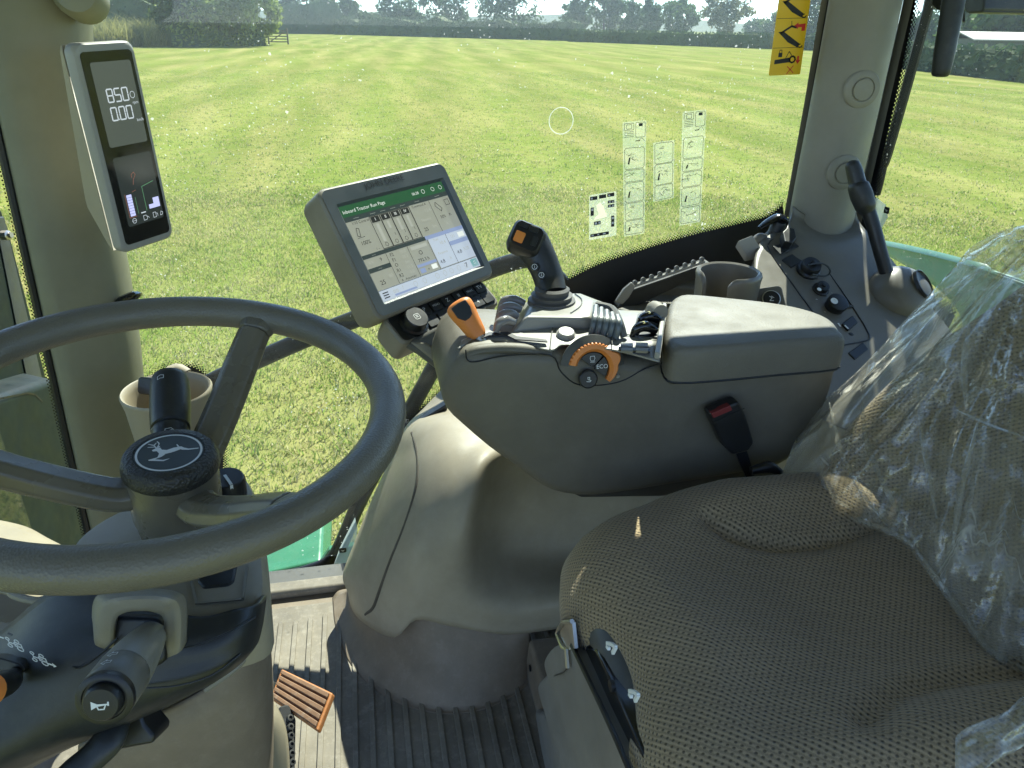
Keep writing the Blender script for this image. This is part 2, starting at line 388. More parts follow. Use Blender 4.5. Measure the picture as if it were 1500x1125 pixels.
def grass_mat(name, dry=.5):
    m, nt, out = newmat(name); g = N(nt, 'NewGeometry'); tc = N(nt, 'TexCoord')
    n = N(nt, 'TexNoise', i_Scale=.55, i_Detail=5.0, i_Roughness=.65); L(nt, tc.outputs['Object'], n.inputs['Vector'])
    a = N(nt, 'Math', operation='MULTIPLY_ADD', i_1=.62, i_2=-.16); L(nt, g.outputs['Random Per Island'], a.inputs[0])
    n9 = N(nt, 'TexNoise', i_Scale=2.3, i_Detail=3.0); L(nt, tc.outputs['Object'], n9.inputs['Vector'])
    b0 = N(nt, 'Math', operation='MULTIPLY_ADD', i_1=.85); L(nt, n.outputs[0], b0.inputs[0]); L(nt, a.outputs[0], b0.inputs[2])
    b = N(nt, 'Math', operation='MULTIPLY_ADD', i_1=.35); L(nt, n9.outputs[0], b.inputs[0]); L(nt, b0.outputs[0], b.inputs[2])
    r = N(nt, 'ValToRGB'); e = r.color_ramp.elements
    e[0].position = .25; e[0].color = (.135, .225, .038, 1); e[1].position = .95; e[1].color = (.50, .455, .24, 1)
    q = e.new(.55); q.color = (.235, .345, .066, 1); q = e.new(.78); q.color = (.37, .39, .13, 1)
    L(nt, b.outputs[0], r.inputs[0])
    d = N(nt, 'BsdfDiffuse'); t = N(nt, 'BsdfTranslucent'); L(nt, r.outputs[0], d.inputs[0]); L(nt, r.outputs[0], t.inputs[0])
    s = N(nt, 'MixShader'); s.inputs[0].default_value = .5; L(nt, d.outputs[0], s.inputs[1]); L(nt, t.outputs[0], s.inputs[2])
    gl = N(nt, 'BsdfGlossy', i_Roughness=.45); s2 = N(nt, 'MixShader'); s2.inputs[0].default_value = .025
    L(nt, s.outputs[0], s2.inputs[1]); L(nt, gl.outputs[0], s2.inputs[2]); L(nt, s2.outputs[0], out.inputs[0])
    return m
def blades(name, n, rmin, rmax, a0, a1, h, w, mat, seed, center=(0, 0), power=1.0, patch=.5):
    """n bent grass blades (two quads + tip) over a sector; one mesh"""
    rg = np.random.default_rng(seed)
    u = rg.random(n); r = np.sqrt(rmin**2+(rmax**2-rmin**2)*u**power); a = np.radians(a0+(a1-a0)*rg.random(n))
    x = center[0]+r*np.sin(a); y = center[1]+r*np.cos(a)
    # half of the blades gather in tufts scattered over the sector
    nt_ = n//14; ti = rg.integers(0, nt_, n); tx, ty = x[:nt_].copy(), y[:nt_].copy(); tv = rg.random(nt_)
    own = rg.random(n) < .45; sp = .03+.05*tv[ti]
    x = np.where(own, x, tx[ti]+rg.normal(0, 1, n)*sp); y = np.where(own, y, ty[ti]+rg.normal(0, 1, n)*sp)
    hx = np.where(own, .35*rg.random(n)+.3, tv[ti]); hy = np.where(own, .6, .35+.65*tv[ti])
    hh = h*(.45+.75*rg.random(n))*(.55+.9*hx*hy+.3*hx); ww = w*(.6+.8*rg.random(n))
    th = rg.random(n)*2*np.pi; dx, dy = np.cos(th), np.sin(th); ln = (.2+1.0*rg.random(n))*hh
    la = rg.random(n)*2*np.pi; lx, ly = np.cos(la)*ln, np.sin(la)*ln
    z0 = np.full(n, GZ-.005)
    P = np.zeros((n, 5, 3))
    P[:, 0] = np.stack([x-dx*ww/2, y-dy*ww/2, z0], 1); P[:, 1] = np.stack([x+dx*ww/2, y+dy*ww/2, z0], 1)
    P[:, 2] = np.stack([x+dx*ww*.42+lx*.35, y+dy*ww*.42+ly*.35, z0+hh*.6], 1); P[:, 3] = np.stack([x-dx*ww*.42+lx*.35, y-dy*ww*.42+ly*.35, z0+hh*.6], 1)
    P[:, 4] = np.stack([x+lx, y+ly, z0+hh], 1)
    b = np.arange(n)*5
    loops = np.stack([b, b+1, b+2, b+3, b+3, b+2, b+4], 1).reshape(-1)
    st = np.stack([np.arange(n)*7, np.arange(n)*7+4], 1).reshape(-1); tot = np.tile([4, 3], n)
    me = bpy.data.meshes.new(name); me.vertices.add(n*5); me.vertices.foreach_set('co', P.reshape(-1))
    me.loops.add(n*7); me.loops.foreach_set('vertex_index', loops.astype(np.int32)); me.polygons.add(n*2)
    me.polygons.foreach_set('loop_start', st.astype(np.int32)); me.polygons.foreach_set('loop_total', tot.astype(np.int32))
    me.update(); me.validate(); me.materials.append(mat)
    o = bpy.data.objects.new(name, me); COL.objects.link(o); return o
GM = grass_mat('grass_blades')
g = blades('grass', 330000, 2.3, 12, -50, 60, .040, .0078, GM, 1, power=1.25)
tag(g, 'short sunlit grass close to the cab windows', 'grass', kind='stuff')
g = blades('grass', 210000, 11, 44, -46, 58, .036, .017, GM, 2, power=1.5)
tag(g, 'shorter mown grass spreading across the middle of the field', 'grass', kind='stuff')
GT = leafy('tall_weeds', (.16, .17, .05), (.34, .32, .12), .4, .5)

# ---- trees
LM = dict(dark=leafy('dark_oak_leaves', (.035, .075, .026), (.085, .145, .05), .35),
          mid=leafy('mid_green_leaves', (.045, .09, .025), (.11, .17, .05), .35),
          lime=leafy('lime_willow_leaves', (.12, .18, .035), (.30, .36, .08), .3),
          pale=leafy('pale_autumn_leaves', (.09, .105, .045), (.22, .21, .10), .35))
BARK = plastic('bark', (.09, .075, .06), .9, .3, 30, .6, bumpd=.03)
def place(px, D):
    q = ray(px, 45); h = V((q.x, q.y, 0)).normalized(); return V((h.x*D, h.y*D, GZ))
def leafmesh(mb, rg, centers, rad, per, size, squash=.8):
    for c, r in centers:
        for _ in range(per):
            d = V((rg.gauss(0, 1), rg.gauss(0, 1), rg.gauss(0, 1))).normalized()*(r*(rg.random()**.45)); d.z *= squash
            p = c+d; a = V((rg.gauss(0, 1), rg.gauss(0, 1), rg.gauss(0, 1))).normalized(); b = a.orthogonal().normalized()
            b = (b*math.cos(t := rg.random()*6.28)+a.cross(b)*math.sin(t)); s = size*(.6+.8*rg.random())
            mb.add([p-a*s-b*s*.35, p+b*s*.5-a*s*.2, p+a*s, p-b*s*.45+a*s*.3], [(0, 1, 2, 3)])
def tree(px, D, h, w, kind, label, seed, name='broadleaf_tree', low=.22, clumps=46, per=62, size=.34, group='trees along the field edge'):
    rg = random.Random(seed); b = place(px, D)
    t = thing(name, b, label, 'tree', group)
    tr = MB(); th = h*.34; lean = V((rg.uniform(-.04, .04)*h, rg.uniform(-.04, .04)*h, 0))
    top = b+V((0, 0, h*.72))+lean
    tr.tube([b-V((0, 0, .2)), b+V((0, 0, th*.5))+lean*.2, b+V((0, 0, th))+lean*.5, top], [h*.032, h*.024, h*.019, h*.006], 9, 3)
    cs = []
    cz = h*(low+(1-low)*.5); rz = h*(1-low)*.5
    for i in range(clumps):
        for _ in range(30):
            d = V((rg.uniform(-1, 1), rg.uniform(-1, 1), rg.uniform(-1, 1)))
            k = d.length
            if .35 < k < 1: break
        wz = 1-.35*max(0, d.z)**1.5-.15*max(0, -d.z)
        wob = .82+.36*noise.noise(V((d.x*1.7+seed, d.y*1.7, d.z*1.7)))
        c = b+lean*.6+V((d.x*w*.5*wz*wob, d.y*w*.5*wz*wob, cz+d.z*rz*.93))
        cs.append((c, w*(.085+.07*rg.random())))
    for c, r in cs[::4]:
        s = b+V((0, 0, rg.uniform(th*.7, h*.55)))+lean*.5
        tr.tube([s, s.lerp(c, .5)+V((0, 0, -.03*h)), c], [h*.010, h*.006, h*.002], 5, 2)
    tr.build('trunk', BARK, t)
    lf = MB(); leafmesh(lf, rg, cs, 0, per, size)
    lf.build('crown', LM[kind], t, smooth=False)
    return t
TREES = [
 # px, dist, height, width, leaf, label
 (160, 120, 12.60, 13, 'dark', 'dark tall tree at the far left, just right of the front pillar'),
 (205, 128, 11.55, 12, 'dark', 'dark tall tree rising behind the patch of tall yellow weeds'),
 (425, 172, 14.82, 11, 'dark', 'tall dark tree right behind the wooden field gate'),
 (470, 178, 13.68, 10, 'mid', 'tall bright green tree just right of the wooden field gate'),
 (512, 175, 7.07, 7.6, 'dark', 'low rounded dark tree left of the first gap of sky'),
 (540, 182, 5.24, 6.8, 'mid', 'lowest small tree standing under the first wide gap of sky'),
 (585, 172, 8.66, 11.5, 'dark', 'broad bushy tree between the first two gaps of sky'),
 (655, 165, 11.97, 13.5, 'dark', 'tall open crowned tree with sky showing through its leaves'),
 (752, 158, 11.97, 16, 'dark', 'widest tall dark tree above the gap in the far hedge'),
 (842, 160, 7.98, 7.6, 'dark', 'small dark tree right of the second bright gap of sky'),
 (885, 156, 9.46, 8.8, 'mid', 'taller mid green tree in the middle of the far hedge row'),
 (922, 160, 7.07, 6.2, 'mid', 'short pale green tree squeezed between two taller neighbours'),
 (952, 157, 7.30, 6.0, 'dark', 'small round dark tree behind the clipped hedge'),
 (994, 156, 7.87, 8.2, 'mid', 'dome shaped mid green tree behind the clipped hedge'),
 (1063, 146, 9.92, 8.8, 'pale', 'tall pale greyish green tree left of the yellow sticker'),
 (1108, 215, 4.62, 8, 'dark', 'tiny far off tree just left of the yellow sticker'),
 (1135, 190, 5.67, 9, 'mid', 'distant low tree partly behind the yellow sticker'),
 (1195, 160, 8.19, 9, 'dark', 'dark tree in the slit between yellow sticker and rear pillar'),
 (1352, 118, 4.62, 9, 'dark', 'low dark tree behind the outside wiper arm in the rear window'),
 (1425, 92, 5.88, 8, 'mid', 'pale leafy tree right of the hanging black handle'),
 (1490, 84, 6.62, 9.5, 'dark', 'large rounded dark tree above the white roof'),
]
for i, (px, D, h, w, k, lab) in enumerate(TREES): tree(px, D, h, w, k, lab, 11+i, clumps=int(34+w*1.6), low=.03 if px < 560 or px > 1300 else .07)
def hedge(name, px0, px1, D0, D1, h, wd, kind, label, seed, dens=26, size=.3, ragged=.15, cat='hedge'):
    rg = random.Random(seed); a, b = place(px0, D0), place(px1, D1); ln = (b-a).length; dr = (b-a)/ln; nr = V((-dr.y, dr.x, 0))
    mb = MB(); core = MB()
    cnt = int(ln*dens)
    for _ in range(cnt):
        s = rg.random()*ln; hh = h*(1+ragged*noise.noise(V((s*.23, seed, 0)))*1.6); f = rg.random()
        if f < .62: y = -wd/2+rg.uniform(-.15, .2); z = hh*rg.random()
        else: y = rg.uniform(-wd/2, wd/2); z = hh*(1-.14*rg.random()**2)+rg.uniform(-.1, .12)
        p = a+dr*s+nr*y+V((0, 0, z)); q = V((rg.gauss(0, 1), rg.gauss(0, 1), rg.gauss(0, 1))).normalized(); o = q.orthogonal().normalized(); k = size*(.5+.9*rg.random())
        mb.add([p-q*k-o*k*.4, p+o*k*.5, p+q*k, p-o*k*.5], [(0, 1, 2, 3)])
    t = thing(name, a.lerp(b, .5), label, cat)
    m = max(6, int(ln/2)); rows = []
    for i in range(m+1):
        s = ln*i/m; hh = h*.9*(1+ragged*noise.noise(V((s*.23, seed, 0)))*1.6); c = a+dr*s
        rows.append([c+nr*(-wd*.45)+V((0, 0, -.1)), c+nr*(-wd*.42)+V((0, 0, hh)), c+nr*(wd*.42)+V((0, 0, hh)), c+nr*(wd*.45)+V((0, 0, -.1))])
    core.rings(rows).build('branches', LM['dark'], t, smooth=False)
    mb.build('foliage', LM[kind], t, smooth=False)
    return t
hedge('clipped_hedge', 838, 1330, 132, 104, 1.75, 1.8, 'dark', 'long clipped hedge with a flat level top along the far field edge', 3, ragged=.05)
hedge('overgrown_hedge', 496, 850, 166, 138, 3.0, 3, 'dark', 'taller shaggy hedge under the biggest trees, left of the clipped hedge', 4, ragged=.3)
hedge('thicket', 395, 520, 168, 172, 6.0, 5, 'mid', 'leafy undergrowth beneath the tall trees right of the gate', 8, ragged=.45, cat='thicket')
hedge('near_hedge', 1312, 1640, 66, 47, 1.62, 2.2, 'dark', 'dark nearer hedge below the white roof in the rear window', 5, dens=60, size=.22, ragged=.1)
hedge('woodland_edge', 60, 262, 116, 112, 4.5, 4, 'dark', 'dark thicket at the far left behind the tall weeds', 6, ragged=.4, cat='thicket')
# big lime bush left of the gate
tree(322, 86, 10.5, 12.5, 'lime', 'huge lime green willow bush left of the wooden gate', 77, name='willow_bush', low=-.02, clumps=110, per=100, size=.27, group=None)
tree(378, 88, 7.2, 5.5, 'lime', 'yellowish bush leaning over the wooden gate', 78, name='willow_bush', low=-.02, clumps=55, per=90, size=.22, group=None)
tree(268, 84, 6.0, 6.0, 'mid', 'darker green bush at the left foot of the huge willow bush', 79, name='willow_bush', low=-.02, clumps=55, per=90, size=.22, group=None)
hedge('scrub', 240, 378, 82, 87, 1.5, 2.4, 'lime', 'low green scrub filling in the foot of the willow bushes', 12, dens=55, size=.22, ragged=.75, cat='scrub')
# tall weeds: stuff
q = place(185, 80)
g = blades('tall_weeds', 22000, .2, 8.0, 0, 360, 1.45, .07, GT, 9, center=(q.x-4.5, q.y+6)); tag(g, 'rough yellow weeds in front of the dark thicket', 'weeds', kind='stuff')
# gate
gp = place(406, 92); t = thing('field_gate', gp, 'weathered wooden field gate beside the lime green bushes', 'gate')
hz = MB(); hz.box((0, 0, 13.5), (1290, 1290, 32.5)); hz = hz.build('haze', newmat('haze_air')[0], smooth=False); tag(hz, kind='stuff')
hm = hz.data.materials[0].node_tree; pv = hm.nodes.new('ShaderNodeVolumePrincipled'); pv.inputs['Color'].default_value = (.72, .87, 1, 1); pv.inputs['Density'].default_value = HAZE; pv.inputs['Anisotropy'].default_value = .1
hm.links.new(pv.outputs[0], [n_ for n_ in hm.nodes if n_.type == 'OUTPUT_MATERIAL'][0].inputs['Volume'])
wood = plastic('weathered_wood', (.19, .165, .13), .85, .2, 60, .3, bumpd=.01)
px_ = V((RT.x, RT.y, 0)).normalized()
for s in (-1, 1): MB(frame(gp+px_*s*1.05, px_, z=(0, 0, 1))).box((0, 0, .8), (.16, .16, 1.6)).build('post', wood, t, bevel=.02)
for k in range(5): MB(frame(gp, px_, z=(0, 0, 1))).box((0, 0, .25+.27*k), (2.0, .05, .11)).build('rail', wood, t)
mb = MB(frame(gp+V((0, 0, 0)), px_, z=(0, 0, 1))); mb.prism([(-.95, -.05, .25), (-.85, -.05, .2), (.95, -.05, 1.3), (.88, -.05, 1.38)], (0, .03, 0)); mb.build('brace', wood, t)
# white roofed shed beyond the near hedge
rp = place(1482, 74); t = thing('field_shed', rp, 'long white roofed shed showing above the dark hedge', 'shed')
mb = MB(frame(rp, px_, z=(0, 0, 1))); mb.box((0, 0, .95), (7.6, 4, 1.9)); mb.build('wall', plastic('shed_wall', (.12, .13, .11), .8, .2, 30, .2), t)
mb = MB(frame(rp, px_, z=(0, 0, 1))); mb.rings([[V((x, -2.4, 1.9)), V((x, 0, 2.42)), V((x, 2.4, 1.9)), V((x, 2.4, 1.82)), V((x, 0, 2.34)), V((x, -2.4, 1.82))] for x in (-4.1, -.3, -.28, 4.1)])
mb.build('roof', plastic('white_sheet_roof', (.50, .48, .43), .6, .1, 20, .1), t)
# distant hills
mb = MB(); rows = []
for i in range(61):
    a = R(-60+130*i/60); D = 585
    hh = 7+5*noise.noise(V((i*.13, 3, 0)))+3*noise.noise(V((i*.5, 9, 0)))
    c = V((math.sin(a)*D, math.cos(a)*D, GZ)); rows.append([c*.9+V((0, 0, GZ*.1)), c+V((0, 0, hh)), c*1.04+V((0, 0, 0))])
for r in rows: r[0].z = GZ-.5; r[2].z = GZ-.5
mb.grid(rows); h = mb.build('hills', leafy('far_hills', (.06, .09, .05), (.10, .13, .06), .02)); tag(h, 'low blue hazy hills on the horizon', 'hills', kind='structure')
# parts of the tractor outside the glass
t = thing('engine_hood', U(60, 700, x=-1.0), 'dark scuffed engine hood seen through the windscreen at far left', 'hood')
def atx(px, py, x): return U(px, py, x=x)
X0 = -.78
mb = MB(); o = [(-260, 640), (-60, 600), (0, 581), (75, 556), (92, 560), (140, 700), (170, 860), (150, 1010), (-260, 1200)]
pts = [U(a, b, x=X0) for a, b in o]; mb.prism(pts, (-.55, .35, 0)); mb.build('body', M_['hood'], t, bevel=.018, seg=4)
mb = MB(); mb.line([U(a, b, x=X0+.0006) for a, b in ((-30, 590), (5, 583), (40, 576), (52, 578), (62, 588))], .004, (1, 0, 0)); mb.build('panel_seam', M_['black'], t)
t2 = thing('exhaust_shroud', U(20, 560, x=-.86), 'tall narrow grey green exhaust cover left of the front pillar', 'exhaust cover')
mb = MB(); o = [(-190, 60), (-70, 250), (0, 300), (12, 330), (38, 430), (78, 590), (60, 640), (-200, 660)]
pts = [U(a, b, x=-.86) for a, b in o]; mb.prism(pts, (-.3, .16, 0)); mb.build('panel', M_['hood'], t2, bevel=.012, seg=3)
mb = MB(); mb.prism([U(a, b, x=-.857) for a, b in ((-8, 318), (6, 318), (70, 590), (48, 600))], (-.01, .02, 0)); mb.build('edge_strip', plastic('sun_faded_plastic', (.03, .04, .036), .5, .2, 100, .2), t2, bevel=.004)
mb = MB(axis_frame(U(4, 345, x=-.85), (1, -.3, .1))); mb.lathe([(.012, 0), (.012, .015), (.007, .017), (.007, .024)], 8); mb.build('bolt', M_['metal'], t2)
# ================================================================ CAB SHELL
GY = 1.395      # inner face of the right hand side window
GX = 1.06       # inner face of the rear window
# floor
mb = MB(); mb.box((-.0, .62, -.03), (1.9, 1.36, .05)); o = mb.build('floor', M_['skirt'], bevel=.004); tag(o, 'cab floor under the ribbed rubber mat', 'floor', kind='structure')
t = thing('floor_mat', (0, .6, 0), 'worn grey ribbed rubber mat on the cab floor', 'floor mat')
mb = MB(); mb.box((-.05, .64, -.001), (1.0, 1.16, .008)); mb.build('sheet', M_['mat'], t, bevel=.003)
mb = MB()
for k in range(30):
    x = -.50+k*.0285
    y0, y1 = .12, 1.178-.006*math.sin(k*1.3)
    mb.prism([(x-.0045, y0, .003), (x+.0045, y0, .003), (x+.0045, y1-.004, .003), (x, y1, .003), (x-.0045, y1-.004, .003)], (0, 0, .0048))
mb.build('ribs', M_['mat'], t, bevel=.0012, seg=2)
t = thing('door_sill', (-.2, 1.28, 0), 'grey raised sill bar along the far edge of the ribbed mat', 'sill')
mb = MB(); mb.box((-.08, 1.270, .004), (1.06, .036, .022)); mb.build('sill_bar', M_['mat'], t, bevel=.008)
mb = MB(); mb.box((-.08, 1.325, -.022), (1.06, .06, .03)); mb.build('outer_ledge', M_['grey_dark'], t, bevel=.008)

# ---- roof (shades the cab; just above the picture)
t = thing('cab_roof', (.25, .66, 1.44), 'pale lined cab roof overhead, green outside', 'roof')
RY = 1.40; RZ = 1.425
mb = MB(); mb.box((.2, (RY-.12)/2, RZ+.05), (1.75, RY+.12, .1)); mb.build('headliner', M_['liner'], t, bevel=.02)
mb = MB(); mb.box((.2, (RY-.12)/2, RZ+.14), (1.7, RY+.06, .08)); mb.build('roof_skin', M_['green'], t, bevel=.03)

# ---- pillars as lofts through pixel edges; every ring is a closed section
def pillar_mesh(Ls, Rs, yL, yR, bulge, back, nrm=None):
    rings = []
    for (lx, ly), (rx, ry) in zip(Ls, Rs):
        l, r = U(lx, ly, y=yL), U(rx, ry, y=yR)
        dl, dr = (l-CAM).normalized(), (r-CAM).normalized()
        n = (r-l).cross(V((0, 0, 1))).normalized(); n = n if n.y < 0 else -n
        pts = [l+dl*back*.8+(r-l)*.05, l+dl*.012, l+(r-l)*.03+n*bulge*.12]
        for k in range(1, 8):
            f = k/8; pts.append(l.lerp(r, f)+n*bulge*math.sin(math.pi*f)**.8*(1 if f < .6 else 1.05))
        pts += [r+(l-r)*.02+n*bulge*.1, r+dr*.02, r+dr*back+(l-r)*.08, (l.lerp(r, .5))+dr*back]
        rings.append(pts)
    return rings
fr = thing('front_pillar', U(120, 500, y=1.2), 'broad tan cab pillar on the left carrying the upright display', 'pillar')
Ls = [(-70, -120), (-43, 0), (0, 190), (41, 372), (74, 520), (110, 680), (140, 810), (170, 940)]
Rs = [(150, -120), (136, 20), (150, 190), (186, 372), (206, 500), (216, 620), (228, 740), (240, 860)]
rg_ = pillar_mesh(cr([V((a, b, 0)) for a, b in Ls], 4) and [(p.x, p.y) for p in cr([V((a, b, 0)) for a, b in Ls], 4)], [(p.x, p.y) for p in cr([V((a, b, 0)) for a, b in Rs], 4)], 1.14, 1.27, .035, .12)
MB().rings(rg_).build('trim', M_['pillar'], fr, angle=60)
mb = MB()
for i in range(len(rg_)-1):
    pass
lp = [U(p.x-4, p.y, y=1.15) for p in cr([V((a, b, 0)) for a, b in Ls], 3)]
mb.tube(lp, .006, 8); mb.build('window_seal', M_['black'], fr)
# rounded boss at the top of the pillar
mb = MB(); c = U(112, -10, y=1.17); mb.at(axis_frame(c, (.1, -1, .15))).lathe([(.03, -.05), (.03, .0), (.024, .012), (.0, .016)], 24, cap1=False); mb.build('boss', M_['pillar'], fr)
# black clip where the pillar meets the glass
cl = thing('pillar_clip', U(195, 440, y=1.22), 'small glossy black clip on the edge of the front pillar', 'clip')
mb = MB(); c = U(189, 452, y=1.2); a = U(172, 448, y=1.21); b = U(212, 448, y=1.24)
mb.tube([a, U(180, 441, y=1.2), U(195, 434, y=1.2), U(204, 432, y=1.22)], [.008, .012, .011, .006], 10, 3, flat=.7); mb.build('body', M_['gloss'], cl)
mb = MB(); mb.tube([U(172, 459, y=1.205), U(190, 452, y=1.2), U(211, 462, y=1.23)], [.009, .011, .006], 10, 3); mb.build('base', M_['black'], cl)

rp_ = thing('rear_pillar', U(1215, 320, y=1.36), 'grey tan cab pillar on the right between side and rear window', 'pillar')
BL = [(1232, -120), (1214, 0), (1185, 160), (1164, 270), (1150, 345)]
BR = [(1345, -120), (1323, 0), (1289, 155), (1264, 262), (1248, 345)]
dl_ = [(p.x, p.y) for p in cr([V((a, b, 0)) for a, b in BL], 4)]; dr_ = [(p.x, p.y) for p in cr([V((a, b, 0)) for a, b in BR], 4)]
MB().rings(pillar_mesh(dl_, dr_, 1.35, 1.33, .05, .1)).build('trim', plastic('pillar_trim', (.24, .225, .18), .5, .1, 1300, .2), rp_, angle=60)
def pil(f, px_l, py_l, px_r, py_r):
    l, r = U(px_l, py_l, y=1.35), U(px_r, py_r, y=1.33); n = (r-l).cross(V((0, 0, 1))).normalized(); n = n if n.y < 0 else -n
    return l.lerp(r, f)+n*.05*math.sin(math.pi*f)**.8, (n+(r-l).normalized()*(f-.5)*1.0).normalized()
for f, (a, b, c, d) in ((.50, (1193, 128, 1296, 128)), (.52, (1168, 246, 1268, 246))):
    p, n = pil(f, a, b, c, d)
    mb = MB(axis_frame(p-n*.003, n)); mb.lathe([(.034, 0), (.032, .004), (.026, .0065), (.0215, .0065), (.0205, .0045), (.019, .0045), (.018, .008), (.0, .009)], 32, cap1=False)
    mb.build('blanking_plug', bpy.data.materials['pillar_trim'], rp_, angle=25)
# seals beside the pillar: grey strip + black line each side
mb = MB(); mb.rings([[U(x, y_, y=GY-.012), U(x+w_, y_, y=GY-.012), U(x+w_, y_, y=GY+.02), U(x, y_, y=GY+.02)] for x, y_, w_ in ((1222, -120, 11), (1203, 0, 10), (1180, 140, 9), (1148, 318, 8))]); mb.build('edge_strip', M_['grey'], rp_)
mb = MB(); mb.rings([[U(x, y_, y=GY-.018), U(x+w_, y_, y=GY-.018), U(x+w_, y_, y=GY+.02), U(x, y_, y=GY+.02)] for x, y_, w_ in ((1231, -120, 8), (1212, 0, 7), (1188, 140, 7), (1156, 318, 7))]); mb.build('edge_seal', M_['black'], rp_)
mb = MB(); mb.rings([[U(x, y_, x=GX-.03), U(x+w_, y_, x=GX-.03), U(x+w_, y_, x=GX+.0), U(x, y_, x=GX+.0)] for x, y_, w_ in ((1346, -120, 16), (1324, 0, 14), (1293, 140, 12), (1262, 280, 11), (1246, 350, 10))]); mb.build('rear_edge_strip', M_['grey_light'], rp_)

# ---- panes
def pane(name, pts, off, label, mat):
    t = thing(name, pts[0], label, 'window'); MB().prism(pts, off).build('pane', mat, t); return t
sg = pane('side_window', [(-.52, GY, -.02), (.99, GY, -.02), (.99, GY, 1.46), (-.52, GY, 1.46)], (0, .004, 0), 'wide dusty side window facing the mown field', glassmat('side_glass', (.93, .978, .95), .010, True, 0, 55))
rgl = pane('rear_window', [(GX, -.3, .50), (GX, 1.47, .50), (GX, 1.47, 1.46), (GX, -.3, 1.46)], (.004, 0, 0), 'speckled rear window behind the seat', glassmat('rear_glass', (.93, .978, .95), .010, True, 0, 55))
wsn = pane('windscreen', [(-.66, -.1, .10), (-.66, 1.3, .10), (-.66, 1.3, 1.46), (-.66, -.1, 1.46)], (-.004, 0, 0), 'narrow view of windscreen left of the front pillar', glassmat('front_glass', (.95, .985, .955), .010, False))
def frit(mb, edge, inner, nrm, plane, step=.0060, rows=5, r0=.0023, skip=0):
    """black enamel band between two pixel paths, fading out in rows of dots beyond the edge path"""
    E_ = [U(a.x, a.y, **plane) for a in cr([V((p[0], p[1], 0)) for p in edge], 8)]; I_ = [U(a.x, a.y, **plane) for a in cr([V((p[0], p[1], 0)) for p in inner], 8)]
    n = V(nrm); E_ = [p+n*.0012 for p in E_]; I_ = [p+n*.0012 for p in I_]
    m = min(len(E_), len(I_))
    for i in range(m-1): mb.add([E_[i], E_[i+1], I_[i+1], I_[i]], [(0, 1, 2, 3)])
    # resample edge
    ln = 0; pts = []
    nxt = 0
    for i in range(len(E_)-1):
        d = (E_[i+1]-E_[i]).length
        while nxt <= ln+d:
            f = (nxt-ln)/d; tdir = (E_[i+1]-E_[i])/d; o = tdir.cross(n)
            ref = I_[min(i, len(I_)-1)]
            if o.dot(ref-E_[i]) > 0: o = -o
            pts.append((E_[i].lerp(E_[i+1], f), o, tdir)); nxt += step
        ln += d
    for k in range(rows):
        r = r0*(1-k*.17)
        for p, o, td in pts:
            c = p+o*(step*.5*(k+.35))+td*(step*.5*(k % 2))
            a = o; b = td
            mb.add([c+(a*math.cos(x*1.0472)+b*math.sin(x*1.0472))*r for x in range(6)], [tuple(range(6))])
PY_ = dict(y=GY)
mb = MB()
frit(mb, [(800, 428), (835, 408), (880, 386), (940, 366), (1010, 345), (1085, 327), (1125, 316), (1146, 300)], [(800, 520), (835, 520), (880, 520), (940, 520), (1010, 500), (1085, 470), (1125, 440), (1160, 400)], (0, -1, 0), PY_)
frit(mb, [(205, 600), (225, 552), (265, 536), (298, 548), (318, 600), (326, 650), (326, 700), (318, 760)], [(205, 700), (225, 640), (265, 610), (285, 640), (296, 660), (300, 690), (298, 720), (280, 760)], (0, -1, 0), PY_)
frit(mb, [(560, 690), (585, 640), (610, 604), (640, 580), (680, 545)], [(640, 690), (640, 660), (660, 640), (690, 620), (720, 590)], (0, -1, 0), PY_)
mb.build('black_border', M_['ink'], sg, smooth=False)
PX_ = dict(x=GX)
mb = MB()
frit(mb, [(1364, -120), (1346, -20), (1322, 100), (1300, 200), (1281, 290), (1282, 360), (1310, 400), (1342, 424), (1400, 462)], [(1345, -120), (1328, -20), (1302, 100), (1276, 200), (1252, 290), (1255, 380), (1290, 430), (1320, 460), (1380, 500)], (-1, 0, 0), PX_, step=.0078, r0=.0031, rows=4)
mb.build('black_border', M_['ink'], rgl, smooth=False)
mb = MB()
for z in (0,): frit(mb, [(-75, -60), (-6, 190), (36, 372), (68, 520), (104, 680), (140, 840)], [(-40, -60), (20, 190), (60, 372), (96, 520), (130, 680), (160, 840)], (.0, -1, 0), dict(y=1.2), rows=3)
mb.build('black_border', M_['gloss'], fr, smooth=False)

# ---- black tubular rails outside the side window
t = thing('grab_rail', U(340, 548, y=GY+.08), 'long black tubular rail crossing behind the monitor outside the glass', 'rail')
yy = GY+.07
mb = MB(); mb.tube([U(a, b, y=yy) for a, b in ((225, 610), (290, 570), (350, 540), (470, 487), (600, 438), (700, 402), (745, 386), (775, 380), (800, 392), (828, 422), (850, 470), (868, 520))], .0185, 14, 5); mb.build('tube', M_['steel'], t)
t = thing('door_rail', U(300, 880, y=GY+.06), 'black tubular door rail bending up past the steering wheel', 'rail')
mb = MB(); mb.tube([U(a, b, y=yy) for a, b in ((230, 900), (320, 876), (390, 853), (450, 838), (484, 822), (503, 790), (525, 738), (560, 672), (600, 602), (642, 526), (690, 440))], .0175, 14, 5); mb.build('tube', M_['steel'], t)
mb = MB(); mb.tube([U(588, 625, y=GY-.02), U(596, 622, y=GY+.02), U(606, 630, y=GY+.07)], .013, 10); mb.build('mount', M_['black'], t)

